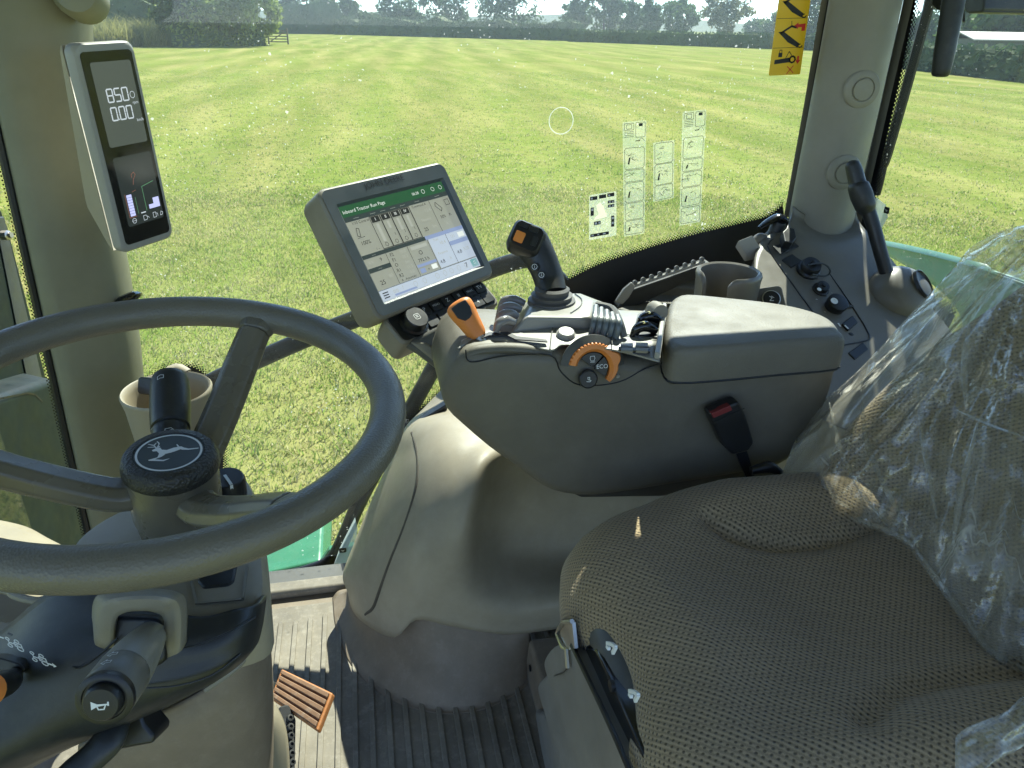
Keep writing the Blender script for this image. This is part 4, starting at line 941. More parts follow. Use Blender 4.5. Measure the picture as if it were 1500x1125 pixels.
# upper row
for u in (.205, .30, .395, .49): 
    ln([(u, .17), (u+.09, .17), (u+.09, .51), (u, .51)], INK, .0010, closed=True); rect(u+.008, .175, u+.082, .235, INK, .0004)
for u, s in ((.25, 'I'), (.345, 'II'), (.44, 'III'), (.535, 'IV')): txt(s, u, .205, .045, LGT)
rect(.236, .25, .262, .44, MID); rect(.335, .25, .355, .33, MID, .0003); rect(.43, .25, .45, .38, MID); rect(.525, .25, .545, .38, MID)
for u in (.25, .345, .44, .535): ln([(u-.014, .48), (u-.008, .455), (u+.008, .455), (u+.014, .48), (u, .495)], INK, .0006, closed=True)
for u in (.36, .455, .55): txt('1', u, .40, .045); 
txt('1/10 Control', .12, .19, .04); ln([(.045, .32), (.06, .24), (.08, .25), (.068, .33)], INK, .0009, closed=True); ln([(.04, .34), (.1, .34)])
txt('100%', .085, .40, .055); txt('1 --', .16, .49, .035)
ln([(.585, .17), (.585, .515)]); ln([(.79, .17), (.79, .515)])
txt('Command A', .68, .19, .038); txt('12.4', .74, .26, .05, MID); txt('Neutral', .69, .35, .042, MID); txt('25', .65, .45, .055); txt('km', .74, .44, .05, MID)
ln([(.83, .24), (.845, .2), (.885, .28), (.87, .31)], INK, .0009, closed=True); txt('50%', .86, .37, .045); txt('P-', .94, .37, .045); txt('A', .87, .45, .045, MID); ln([(.94, .2), (.98, .2), (.98, .26), (.94, .26)], INK, .0007, closed=True)
# lower row
rect(.0, .655, .2, .70, BAR); txt('9', .14, .60, .05); txt('==', .05, .60, .06, MID); txt('-----', .1, .535, .03, MID); txt('-----', .1, .678, .03, MID)
txt('25', .07, .82, .065); txt('80', .16, .78, .05, MID)
ln([(.2, .555), (.2, .88)]); ln([(.405, .555), (.405, .88)]); ln([(.61, .555), (.61, .88)]); ln([(.80, .555), (.80, .88)])
for i, s in enumerate(('F2', 'F1', 'O', 'R1', 'R2')): txt(s, .245, .59+i*.056, .05)
for i, s in enumerate(('50.0', '30.2', 'km', '11.3', '0.0')): txt(s, .35, .59+i*.056, .045, MID)
txt('A   Automatic', .30, .862, .035)
rect(.43, .575, .59, .612, MID, .0002); txt('O', .50, .66, .065); txt('792.3 h', .50, .735, .05)
rect(.415, .77, .61, .80, BLU, .0004); rect(.54, .81, .595, .86, LGT); rect(.425, .815, .475, .865, BLU); txt('x', .505, .84, .04)
txt('Fuel', .69, .58, .04, MID); txt('10.4', .74, .63, .05, MID); txt('Reserve', .70, .73, .042, MID); txt('4.8', .66, .82, .055); txt('h', .75, .81, .05, MID)
rect(.80, .645, 1, .69, BLU, .0004); txt('121', .86, .60, .045, MID); rect(.92, .575, .985, .63, LGT); txt('4.8', .86, .78, .055); txt('5.25', .94, .77, .05, MID)
# footer
rect(0, .885, 1, 1, PBL); rect(0, .885, 1, .892, BAR)
for v in (.92, .945, .97): ln([(.025, v), (.07, v)], INK, .0016)
txt('0/0', .14, .94, .05, MID); rect(.12, .965, .33, .985, BLU, .0004); txt('!', .21, .93, .06, MID)
for u in (.33, .42, .55, .63, .70, .78, .86): ln([(u+.018*math.cos(a*1.05), .94+.03*math.sin(a*1.05)) for a in range(6)], MID, .0006, closed=True)
txt('7', .865, .94, .07, INK); rect(.92, .90, .99, .985, TEAL); txt('::', .955, .935, .07, LGT)
mb.build('screen', scr, t, smooth=False)
# keypad bar under the monitor
kb = mc-my*(H_/2+.020)-mz*.012; Mk = frame(kb+mx*.004, mx, y=(my*.93-mz*.36))
mb = MB(Mk); mb.rings([[V((a.x, a.y, z)) for a in rrect(.214-d, .056-d*.8, .012, 4)] for d, z in ((.02, -.052), (.004, -.044), (0, -.03), (0, -.004), (.006, 0))]); kp = mb.build('keypad', M_['grey'], t, angle=35)
mb = MB(Mk); mb.prism([V((a.x, a.y, 0)) for a in rrect(.202, .047, .008, 4)], (0, 0, .0008)); mb.build('key_plate', M_['char'], kp)
mb = MB(Mk @ Matrix.Translation(V((-.068, -.002, 0)))); mb.lathe([(.0235, 0), (.023, .004), (.0195, .006), (.0185, .017), (.017, .0185), (0, .0185)], 36, cap1=False); mb.build('knob', M_['black'], kp, angle=30)
mb = MB(Mk @ Matrix.Translation(V((-.068, -.002, .0188))))
mb.line([V((a.x, a.y, 0)) for a in rrect(.009, .009, .0015, 2)], .0007, (0, 0, 1), True); vs, fs = text_geo('X'); mb.add([V((a.x*.0075, a.y*.0075, 0)) for a in vs], fs); mb.build('knob_mark', M_['white'], kp, smooth=False)
KX = [-.036, -.011, .014, .039, .064, .087]
for i, x in enumerate(KX):
    for r in (0, 1):
        mb = MB(Mk); mb.prism([V((a.x, a.y, .0008)) for a in rrect(.0218, .0185, .002, 2, x, .0112-r*.0225)], (0, 0, .003)); key = mb.build('key', M_['black'], kp, bevel=.0008, seg=2)
        mb = MB(Mk); cx, cy = x, .0112-r*.0225; s = ['P', 'MENU', 'Z', 'II', 'TRAC', 'TV', '', '', '', '', '4', ''][i+6*r]
        if s:
            vs, fs = text_geo(s); h = .0095 if len(s) < 3 else .0052; mb.add([V((a.x*h+cx, a.y*h+cy, .0040)) for a in vs], fs); mb.build('key_mark', M_['white'], key, smooth=False)
# bracket to the armrest
a0 = kb-mz*.035-my*.012; 
mb = MB(); q = [(586, 505), (640, 478), (676, 470), (690, 500), (690, 560), (648, 548), (612, 520)]
mb.prism([U(a, b, d=1.085) for a, b in q], FW*.05); mb.build('bracket', M_['grey_dark'], t, bevel=.008)
mb = MB(); mb.prism([U(a, b, d=1.082) for a, b in ((598, 500), (622, 500), (690, 540), (690, 566), (646, 538))], FW*.02); mb.build('bracket_cover', M_['grey'], t, bevel=.005)

# ---- upright column display on the front pillar
kk = 1.0
cTL, cTR, cBR, cBL = [V(p) for p in ((-.3556, 1.151, 1.0483), (-.2977, 1.2324, 1.0516), (-.2945, 1.2392, .7677), (-.3524, 1.1578, .7643))]
k = .93
cTL, cTR, cBR, cBL = [CAM+(p-CAM)*k for p in (cTL, cTR, cBR, cBL)]
cc = (cTL+cTR+cBR+cBL)/4; cx = ((cTR-cTL)+(cBR-cBL)).normalized(); cyv = ((cTL-cBL)+(cTR-cBR)).normalized(); cz = cx.cross(cyv).normalized(); cyv = cz.cross(cx)
CW, CH = .1*k, .284*k; Mc = frame(cc, cx, y=cyv)
t = thing('column_display', cc-V((0, 0, CH/2)), 'tall narrow display on the front pillar reading 850 and 0.00', 'display')
mb = MB(Mc); mb.rings([[V((a.x, a.y, z)) for a in rrect(CW-d, CH-d, .012, 5)] for d, z in ((.004, -.0155), (0, -.0135), (0, -.003), (.004, 0), (.009, .0006))]); mb.build('front_frame', M_['grey_light'], t, angle=40)
mb = MB(Mc); mb.rings([[V((a.x, a.y, -.017)) for a in rrect(CW-.006, CH-.006, .011, 5)], [V((a.x, a.y, -.0155)) for a in rrect(CW-.006, CH-.006, .011, 5)]]); mb.build('joint_gap', M_['black'], t)
mb = MB(Mc); y0, y1 = -CH/2, CH/2
prof = [(y1-.001, -.0165), (y1-.012, -.022), (y0+.072, -.046), (y0+.060, -.046), (y0+.012, -.024), (y0+.002, -.0165)]
mb.rings([[V((x, y, z)) for y, z in prof] for x in (-CW/2, -CW/2+.001, CW/2-.001, CW/2)]); mb.build('rear_housing', M_['tan'], t, bevel=.004)
mb = MB(Mc); o = rrect(CW-.016, CH-.02, .006, 4); mb.prism([V((a.x+.001, a.y, .0004)) for a in o], (0, 0, .0009)); mb.build('glass_panel', M_['gloss'], t)
lcd = [emit('column_lcd', (.045, .055, .05), .55, .15), emit('column_lcd_dark', (.018, .024, .023), .5, .15), emit('digit_white', (.42, .47, .50), .45), emit('bar_lilac', (.30, .32, .52), .7), emit('faint_green', (.06, .16, .08), .6), emit('faint_red', (.16, .07, .05), .5)]
mb = MB(Mc)
def C_(u, v, z=.0014): return V((-CW/2+u*CW, CH/2-v*CH, z))
def qd(u0, v0, u1, v1, c, z=.0015, r=.003):
    mb.mat(c).flat([V((a.x, a.y, z)) for a in rrect((u1-u0)*CW, (v1-v0)*CH, r, 3, -CW/2+(u0+u1)/2*CW, CH/2-(v0+v1)/2*CH)])
qd(.21, .085, .87, .475, 0); qd(.21, .525, .87, .875, 1)
SEG = {'0': 'abcdef', '8': 'abcdefg', '5': 'acdfg'}
def digit(ch, u, v, w, h):
    P = dict(a=((0, 0), (1, 0)), b=((1, 0), (1, .5)), c=((1, .5), (1, 1)), d=((0, 1), (1, 1)), e=((0, .5), (0, 1)), f=((0, 0), (0, .5)), g=((0, .5), (1, .5)))
    for s in SEG[ch]:
        (x0, y0), (x1, y1) = P[s]; sh = .08
        a, b = C_(u+(x0*.86+.07)*w+(.5-y0)*.0, v+(y0*.9+.05)*h, .0019), C_(u+(x1*.86+.07)*w, v+(y1*.9+.05)*h, .0019); d = (b-a)*.09
        mb.mat(2).line([a+d, b-d],   .0017, (0, 0, 1))
for i, c in enumerate('850'): digit(c, .355+i*.125, .205, .105, .066)
digit('0', .355, .29, .105, .066); digit('0', .49, .29, .105, .066); digit('0', .615, .29, .105, .066); qd(.466, .347, .480, .354, 2, .0019, .0003)
mb.mat(2).line([C_(.775+.04*math.cos(a*.7), .245+.016*math.sin(a*.7), .0019) for a in range(9)], .0007, (0, 0, 1), True)
for s, u, v, h in (('rpm', .80, .282, .0055), ('km/h', .82, .366, .0055)):
    vs, fs = text_geo(s); p = C_(u, v, .0019); mb.mat(2).add([V((a.x*h+p.x, a.y*h+p.y, p.z)) for a in vs], fs)
qd(.285, .715, .375, .825, 3, .0018, .0004)
mb.mat(1)
for i in range(1, 8): mb.mat(1).line([C_(.283, .715+.11*i/8, .0020), C_(.377, .715+.11*i/8, .0020)], .0004, (0, 0, 1))
mb.mat(5).line([C_(.265, .71, .0018), C_(.265, .83, .0018), C_(.39, .83, .0018)], .0008, (0, 0, 1)); mb.mat(5).line([C_(.40, .705, .0018), C_(.47, .70, .0018)], .0006, (0, 0, 1))
mb.mat(4).line([C_(.43, .735, .0018), C_(.43, .82, .0018)], .0006, (0, 0, 1)); mb.mat(4).line([C_(.585, .815, .0018), C_(.585, .69, .0018), C_(.80, .675, .0018)], .0008, (0, 0, 1))
qd(.475, .818, .56, .824, 2, .0018, .0002); qd(.64, .79, .84, .812, 3, .0018, .0002); qd(.73, .76, .84, .79, 3, .0018, .0002)
ik = lambda pts, cl=True: mb.mat(2).line([C_(u, v, .0018) for u, v in pts], .0006, (0, 0, 1), cl)
ik([(.33+.035*math.cos(a*.785), .85+.013*math.sin(a*.785)) for a in range(8)]); ik([(.30, .85), (.36, .85)], False); ik([(.50, .838), (.55, .838), (.57, .852), (.55, .862), (.50, .862)]); ik([(.57, .845), (.60, .855)], False)
ik([(.68, .836), (.73, .836), (.73, .862), (.68, .862)]); ik([(.73, .842), (.76, .846), (.76, .86)], False); ik([(.81, .86), (.83, .84), (.86, .846), (.85, .858)])
mb.mat(5).line([C_(.45, .635, .0018), C_(.45, .62, .0018), C_(.50, .61, .0018), C_(.52, .625, .0018), C_(.47, .645, .0018), C_(.45, .67, .0018)], .0008, (0, 0, 1))
mb.build('readout', lcd, t, smooth=False)
# ================================================================ ARMREST CONSOLE
t = thing('armrest_console', (.36, .92, .46), 'grey armrest console carrying joystick, throttle and storage lid', 'armrest')
AY = .83; AB = 1.0
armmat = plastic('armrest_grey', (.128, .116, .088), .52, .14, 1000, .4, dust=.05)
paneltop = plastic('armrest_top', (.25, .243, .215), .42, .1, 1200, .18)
def yp(pts, y): return [U(a, b, y=y) for a, b in pts]
# body: side outline swept across, inset and rounded at both sides
side = [(652, 562), (648, 578), (656, 604), (680, 628), (720, 662), (760, 690), (790, 712), (812, 724), (850, 731), (900, 728), (1000, 712), (1120, 692), (1160, 676), (1190, 640), (1216, 590), (1228, 548), (1231, 516), (1180, 516), (1080, 528), (985, 532), (930, 530), (880, 520), (800, 517), (700, 514), (675, 522), (660, 540)]
base = yp(side, AY); cen = sum(base, V((0, 0, 0)))/len(base)
def inset(pts, d):
    o = []
    m = len(pts)
    for i in range(m):
        tg = (pts[(i+1) % m]-pts[i-1]); nn = V((tg.z, 0, -tg.x)).normalized()
        q = pts[i]+nn*d; q2 = pts[i]-nn*d
        o.append(q if (q-cen).length < (q2-cen).length else q2)
    return o
base = cr(base, 2, True)
rs = []
for d, y in ((.016, 0), (.008, .0025), (.003, .007), (0, .014), (0, .06), (0, .14), (.004, .165), (.016, .175)):
    rs.append([p+V((0, y, 0)) for p in inset(base, d)])
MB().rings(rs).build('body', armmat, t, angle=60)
# lower dark under-tray
mb = MB(); mb.prism([p+V((0, .03, 0)) for p in yp([(780, 705), (850, 730), (1000, 712), (1150, 690), (1150, 720), (1000, 745), (860, 748)], AY)], (0, .11, 0)); mb.build('under_tray', M_['grey_dark'], t, bevel=.006)
TZ = .712
def tp_(px, py, z=TZ): return U(px, py, z=z)
# top panel: pale deck between near edge and far edge
near = [(672, 512), (700, 500), (760, 503), (806, 512), (830, 504), (900, 512), (965, 528)]
far = [(676, 498), (700, 486), (742, 470), (800, 455), (870, 452), (905, 456), (968, 462)]
row = [[tp_(a, b, TZ-.012)+V((0, -.004, 0)) for a, b in near], [tp_(a, b, TZ) for a, b in near], [tp_((a+c)/2, (b+d)/2, TZ+.004) for (a, b), (c, d) in zip(near, far)], [tp_(a, b, TZ+.002) for a, b in far], [tp_(a, b, TZ-.03)+V((0, .004, 0)) for a, b in far]]
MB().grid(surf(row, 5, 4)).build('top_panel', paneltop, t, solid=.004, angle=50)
# near lower rail of the deck: darker band with a rounded front
mb = MB(); mb.tube([U(a, b, y=AY+.012) for a, b in ((676, 530), (690, 516), (720, 511), (760, 511), (806, 517))], .009, 10, 4, flat=.8); mb.build('front_rail', armmat, t)
# raised pod carrying the joystick
pb_ = [tp_(p, q, TZ+.002) for p, q in ((746, 490), (806, 483), (862, 484), (880, 484), (892, 446), (850, 430), (800, 430), (768, 444))]
pt_ = [tp_(p, q, TZ+.021) for p, q in ((768, 464), (808, 465), (852, 466), (866, 463), (872, 442), (842, 430), (802, 431), (782, 440))]
pu_ = [tp_(p, q, TZ-.008) for p, q in ((744, 493), (806, 486), (862, 487), (882, 487), (892, 446), (850, 430), (800, 430), (768, 444))]
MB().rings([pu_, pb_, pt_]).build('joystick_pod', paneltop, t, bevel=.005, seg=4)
mb = MB(); mb.tube([tp_(p, q, TZ+z) for p, q, z in ((842, 430, .0222), (852, 438, .0222), (850, 448, .0222), (836, 458, .0222))], .0008, 5, 4); mb.build('pod_seam', M_['grey_dark'], t)
# scalloped finger wheel left of the pod
c = U(738, 466, z=TZ+.012)
mb = MB(axis_frame(c, (.35, -.2, .9)))
rs = []
for r, h in ((.016, -.026), (.021, -.02), (.0225, -.008), (.022, .003), (.019, .010), (.012, .013)):
    rs.append([V((r*(1-.07*abs(math.sin(4*th))**6)*math.cos(th)*1.15, r*(1-.07*abs(math.sin(4*th))**6)*math.sin(th), h)) for th in [2*math.pi*i/64 for i in range(64)]])
wb = MB()
# four glossy segments seen from above
for kx in range(4):
    a, b = U(726+kx*2.0, 482-kx*11.5, z=TZ+.012), U(752+kx*5.5, 476-kx*9.2, z=TZ+.012)
    wb.tube([a+V((0, 0, -.004)), a.lerp(b, .2)+V((0, 0, .007)), a.lerp(b, .6)+V((0, 0, .009)), b+V((0, 0, .004))], [.004, .0065, .0065, .005], 10, 4)
wb.build('finger_wheel', plastic('bright_plastic', (.20, .19, .18), .2, .1, 500, 0), t)
# joystick
jb = U(808, 440, z=TZ+.022)
js = MB(); js.lathe([(.034, -.004), (.033, .002), (.028, .004), (.029, .009), (.0235, .011), (.0245, .017), (.020, .02)], 36, M=axis_frame(jb, (0, 0, 1)), cap1=False); stick = js.build('joystick', plastic('gaiter', (.075, .072, .066), .55, .1, 800, .2), t, angle=40)
jd = (U(772, 352, plane=(jb, FW))-jb)
secs = []
path = [(jb+V((0, 0, .010)), .019, .021), (U(804, 412, plane=(jb, FW)), .0175, .022), (U(797, 392, plane=(jb, FW)), .0175, .0225), (U(787, 372, plane=(jb, FW)), .019, .0245), (U(778, 358, plane=(jb, FW)), .021, .027), (U(770, 349, plane=(jb, FW)), .021, .026), (U(767, 342, plane=(jb, FW)), .015, .018)]
cp = cr([p for p, _, _ in path], 4); m = len(cp)
for i, p in enumerate(cp):
    f = i/(m-1)*(len(path)-1); k0 = min(int(f), len(path)-2); g_ = f-k0
    a = path[k0][1]*(1-g_)+path[k0+1][1]*g_; b = path[k0][2]*(1-g_)+path[k0+1][2]*g_
    td = (cp[min(i+1, m-1)]-cp[max(i-1, 0)]).normalized(); s = FW.cross(td).normalized(); w_ = s.cross(td).normalized()
    if s.dot(RT) < 0: s = -s
    secs.append([p+s*(b*math.cos(th)*(1 if math.cos(th) > 0 else .92))+w_*(a*math.sin(th)) for th in [2*math.pi*j/24 for j in range(24)]])
MB().rings(secs).build('grip', M_['char'], stick, angle=70)
# head block with buttons: faces driver-left-up
hc_ = U(771, 352, plane=(jb, FW))
hx = (RT*.9-UP_*.38).normalized(); hy = (UP_*.75+RT*.30-FW*-.0).normalized(); Mj = frame(hc_-FW*.017, hx, z=(-FW*.72-RT*.45+UP_*.35))
mb = MB(Mj); mb.rings([[V((a.x, a.y, z)) for a in rrect(.046*s, .042*s, .010*s, 4)] for s, z in ((1.0, -.022), (1.06, -.008), (1.0, .003), (.86, .007))]); mb.build('head', M_['black'], stick, angle=40)
for nm, x, y, w, h, mt in (('orange_button', -.009, -.006, .0135, .0155, 'orange'), ('thumb_button', -.010, .013, .013, .008, 'char'), ('thumb_button', .005, .012, .013, .008, 'char'), ('thumb_button', .012, -.004, .008, .014, 'char')):
    mb = MB(Mj); mb.prism([V((a.x, a.y, .005)) for a in rrect(w, h, .002, 3, x, y)], (0, 0, .005)); mb.build(nm, M_[mt], stick, bevel=.0012)
for px, py in ((783, 391), (793, 403)):
    c = U(px, py, plane=(jb-FW*.0235, FW)); mb = MB(axis_frame(c, -FW)); mb.lathe([(.0055, -.004), (.0052, .0008), (0, .0016)], 16, cap1=False); b_ = mb.build('round_button', M_['black'], stick)
    mb = MB(axis_frame(c-FW*.0018, -FW)); mb.line([V((.0036*math.cos(a*.7), .0036*math.sin(a*.7), 0)) for a in range(9)], .0006, (0, 0, 1), True); vs, fs = text_geo('1' if py < 395 else '2'); mb.add([V((a.x*.005, a.y*.005, 0)) for a in vs], fs); mb.build('button_mark', M_['white'], b_, smooth=False)
# throttle lever: orange handle with dark thumb window, standing in a stepped slot
la, lb = U(702, 494, z=TZ+.004), U(671, 446, d=.955)
ld = (lb-la); ll = ld.length; ld.normalize(); lx = (RT-ld*RT.dot(ld)).normalized(); ly = ld.cross(lx)
rs = []
for f, wa, wb_ in ((.0, .0105, .008), (.12, .0135, .0095), (.45, .0165, .0115), (.75, .0195, .0135), (.92, .0185, .012), (.99, .012, .008), (1.01, .004, .003)):
    c = la+ld*(ll*f*1.08); rs.append([c+lx*(wa*math.cos(th)*(abs(math.cos(th))**-.25 if abs(math.cos(th)) > .05 else 1))*.92+ly*(wb_*math.sin(th)) for th in [2*math.pi*(j+.5)/24 for j in range(24)]])
rs = [list(r) for r in surf(rs, 1, 3)]
thr = MB().rings(rs).build('throttle_lever', M_['orange'], t, angle=70)
tw = la+ld*(ll*.76); s_ = -1 if (ly.dot(FW) > 0) else 1
Mt = frame(tw+ly*(s_*.0125), lx, z=ly*s_)
if (Mt.to_3x3() @ V((0, 1, 0))).dot(ld) < 0: Mt = Mt @ Matrix.Diagonal((1, -1, 1, 1))
mb = MB(Mt); mb.prism([V((x*.0115, y*.0135, -.002)) for x, y in ((-.95, .75), (.0, .85), (.95, .75), (1, 0), (.75, -.75), (.25, -.95), (-.35, -.95), (-.9, -.35))], (0, 0, .0035)); mb.build('thumb_window', M_['char'], thr, bevel=.0012)
mb = MB(); mb.tube([la-ld*.02, la+ld*.004], .007, 10); mb.build('stem', M_['metal'], thr)
mb = MB(); zt = TZ+.0052
mb.prism([tp_(a, b, zt) for a, b in ((704, 493), (716, 488), (744, 487.5), (757, 494), (800, 499), (802, 502), (755, 498.5), (742, 492), (717, 492.5), (706, 496.5))], (0, 0, .0016)); mb.build('lever_slot', M_['ink'], t)
# round grey button and deck seams
c = tp_(829, 489, TZ+.006); mb = MB(axis_frame(c, (0, -.25, 1))); mb.lathe([(.0125, -.004), (.0125, .0005), (.0112, .001), (.0110, .0035), (.0095, .0045), (0, .0045)], 32, cap1=False); mb.build('round_button', M_['grey_light'], t, angle=30)
mb = MB()
for p in ([(812, 466), (808, 490), (806, 512)], [(812, 472), (866, 481), (930, 492), (966, 497)], [(864, 482), (864, 498)], [(895, 488), (897, 505)]):
    mb.tube([tp_(a, b, TZ+.0055) for a, b in p], .0008, 5, 3)
mb.build('deck_seam', M_['grey_dark'], t)
# ribbed hydraulic lever bank
mb = MB()
for i in range(6):
    f = i/5
    a = tp_(868+f*20, 490-f*8+4, TZ+.006); b = tp_(884+f*16, 447+f*6, TZ+.020)
for i in range(5):
    x0, y0 = 866+i*9, 489+i*1.6
    p0 = tp_(x0, y0, TZ+.004); p1 = tp_(x0+5, y0-20, TZ+.022); p2 = tp_(x0+7-i*1.2, y0-40+i*2.0, TZ+.026)
    mb.tube([p0, p1, p2], [.0042, .0046, .0040], 8, 4)
mb.build('lever_bank', plastic('ribbed_slate', (.11, .13, .135), .35, .1, 800, .2), t)
mb = MB(); mb.tube([tp_(a, b, TZ+z) for a, b, z in ((874, 446, .026), (896, 452, .026), (908, 472, .022), (914, 494, .006))], .005, 8, 4); mb.build('bank_edge', M_['grey_dark'], t)
# hollow with two curled grey levers with yellow marks
mb = MB(); mb.prism([tp_(a, b, TZ+.004) for a, b in ((926, 490), (934, 462), (950, 452), (968, 456), (966, 496))], (0, 0, .0015)); mb.build('lever_well', M_['black'], t)
for i, (x, y) in enumerate(((940, 487), (948, 472))):
    c = tp_(x, y, TZ+.008); mb = MB(); mb.tube([c+V((-.012, 0, -.006)), c+V((-.006, 0, .006)), c+V((.006, 0, .008)), c+V((.02, .0, .0))], [.004, .006, .006, .004], 10, 4, flat=1.2); mb.build('paddle', M_['gloss'], t)
    mb = MB(); mb.tube([c+V((-.009, 0, .0035)), c+V((-.004, 0, .0095)), c+V((.003, 0, .0115))], .0045, 8, 3); mb.build('paddle_mark', plastic('faded_yellow', (.45, .42, .10), .5, .1, 300, 0), t)
mb = MB(); mb.tube([tp_(950, 456, TZ+.01), tp_(958, 452, TZ+.018), tp_(968, 458, TZ+.02)], [.006, .011, .011], 12, 4); mb.build('paddle', M_['grey'], t)
# two pairs of small switches
for x in (918, 940):
    for y in (507, 515):
        mb = MB(); mb.prism([tp_(x+a*9, y+b*2.6, TZ+.0035) for a, b in ((-1, -1), (1, -.6), (1, 1.2), (-1, .8))], (0, 0, .0035)); mb.build('small_switch', M_['grey_light'] if y == 507 else M_['grey'], t, bevel=.0008)
mb = MB(); mb.prism([tp_(a, b, TZ+.0032) for a, b in ((906, 510), (952, 513), (952, 517), (906, 514))], (0, 0, .0022)); mb.build('switch_gap', M_['black'], t)
# speed dial: orange toothed arc around black quadrant keys on the near face
dc = U(867, 538, y=AY-.004); Md = frame(dc, (1, 0, 0), z=(0, -1, .22))
mb = MB(Md); ro, ri = .0335, .0215; rs = []
for i in range(73):
    a = R(168-i*(168+42)/72); tooth = .0012*(1 if (i % 3) else -.4) if i < 40 else 0
    if 44 < i < 56: tooth = .0055*math.sin(math.pi*(i-44)/12)
    w_ = ro+tooth; rr_ = ri if i < 50 else ri+.002*(i-50)/22
    if i > 60: w_ = ro-.004*(i-60)/12
    rs.append([V((r*math.cos(a), r*math.sin(a), z)) for r, z in ((rr_, 0), (rr_, .005), (rr_+.004, .010), (w_-.002, .010), (w_, .007), (w_, 0))])
mb.rings(rs); dl = mb.build('speed_dial', M_['orange'], t, angle=25)
mb = MB(Md); mb.rings([[V((r*math.cos(R(172-i*170/40)), r*math.sin(R(172-i*170/40)), z)) for r, z in ((.034, 0), (.034, .008), (.043, .002), (.043, 0))] for i in range(41)]); mb.build('dial_recess', M_['grey_dark'], dl)
def wedge(a0, a1, r0, r1, z): return [V((r0*math.cos(R(a0+(a1-a0)*i/8)), r0*math.sin(R(a0+(a1-a0)*i/8)), z)) for i in range(9)]+[V((r1*math.cos(R(a1+(a0-a1)*i/8)), r1*math.sin(R(a1+(a0-a1)*i/8)), z)) for i in range(9)]
for a0, a1 in ((48, 140), (-38, 42)):
    mb = MB(Md); mb.prism(wedge(a0, a1, .0205, .0035, .001), (0, 0, .003)); mb.build('quadrant_key', M_['black'], dl, bevel=.0008)
mb = MB(Md); mb.lathe([(.0125, 0), (.0122, .004), (.0105, .005), (0, .005)], 28, cap1=False, M=Matrix.Translation(V((-.006, -.0145, .001)))); mb.build('round_key', M_['black'], dl, angle=30)
mb = MB(Md)
vs, fs = text_geo('ECO'); mb.add([V((a.x*.0078+.0125, a.y*.0078+.001, .0045)) for a in vs], fs)
mb.line([V((x*.001-.0005, y*.001+.0125, .0045)) for x, y in ((-2.6, 3), (2.6, 3), (3.2, 0), (2, -3.2), (-2, -3.2), (-3.2, 0))], .0006, (0, 0, 1), True); mb.line([V((-.0035, .0078, .0045)), V((.0028, .0078, .0045))], .0006, (0, 0, 1))
mb.line([V((x*.001-.006, y*.001-.0145, .0064)) for x, y in ((-3, -2.5), (1.5, -3), (3, -1.5), (-1, 0), (-1.4, 3), (1.2, 3), (1, 0))], .0007, (0, 0, 1)); mb.build('dial_symbols', M_['white'], dl, smooth=False)
mb = MB(); c = U(905, 551, y=AY-.001); mb.lathe([(.003, 0), (.002, .002), (0, .002)], 10, cap1=False, M=axis_frame(c, (0, -1, 0))); mb.build('marker_dot', M_['grey_light'], t)
# grooves moulded in the near face
mb = MB()
mb.tube([U(a, b, y=AY-.0002) for a, b in ((682, 512), (684, 526), (696, 530), (740, 521), (806, 520), (822, 545), (850, 564), (905, 560), (945, 540), (975, 530))], .0009, 5, 4); mb.build('face_groove', M_['black'], t)
# storage lid
ltop = [(983, 447), (1002, 440), (1060, 445), (1130, 453), (1180, 463), (1216, 477), (1230, 494), (1232, 505), (1150, 512), (1060, 520), (1000, 523), (978, 516), (972, 490), (976, 462)]
LZ = .722
lp_ = cr([U(a, b, z=LZ-.012) for a, b in ltop], 3, True); lc = sum(lp_, V((0, 0, 0)))/len(lp_)
rs = [[lc+(p-lc)*s+V((0, 0, dz)) for p in lp_] for s, dz in ((.985, -.040), (1.0, -.034), (1.0, -.006), (.992, .003), (.972, .0085), (.94, .0112), (.90, .012), (.5, .0125), (.02, .0125))]
MB().rings(rs).build('storage_lid', plastic('lid_skin', (.14, .130, .104), .6, .08, 420, .7, bumpd=.001), t, angle=70)
mb = MB(); mb.tube([p+V((0, 0, -.036)) for p in lp_], .0016, 6, closed=True); mb.build('lid_gap', M_['black'], t)
mb = MB(); mb.prism([tp_(a, b, TZ+.003) for a, b in ((958, 526), (970, 452), (976, 454), (966, 528))], (0, 0, .010)); mb.build('lid_hinge', M_['grey_light'], t, bevel=.002)
# seat belt buckle
t = thing('belt_buckle', U(1090, 690, y=.80), 'black seat belt buckle with red release button beside the armrest', 'buckle')
yb = .80
mb = MB(); mb.prism([U(a, b, y=yb) for a, b in ((1038, 606), (1082, 588), (1092, 604), (1106, 650), (1098, 662), (1074, 668), (1058, 652))], (0, .022, 0)); mb.build('case', M_['black'], t, bevel=.005)
mb = MB(); mb.prism([U(a, b, y=yb-.002) for a, b in ((1042, 606), (1070, 594), (1073, 601), (1045, 613))], (0, .01, 0)); mb.build('release_button', plastic('dull_red', (.17, .02, .02), .5, .1, 300, 0), t, bevel=.001)
mb = MB(); mb.line([U(a, b, y=yb-.0006) for a, b in ((1044, 620), (1090, 598))], .0012, (0, -1, 0), h=.0006); mb.build('case_line', M_['char'], t)
mb = MB(); mb.prism([U(a, b, y=yb+.008) for a, b in ((1078, 664), (1094, 660), (1106, 700), (1096, 706))], (0, .004, 0)); mb.build('stalk', M_['black'], t)
mb = MB(); mb.tube([U(a, b, y=.79) for a, b in ((1100, 690), (1125, 684), (1142, 692))], [.006, .009, .006], 10, 3); mb.build('anchor', M_['black'], t)
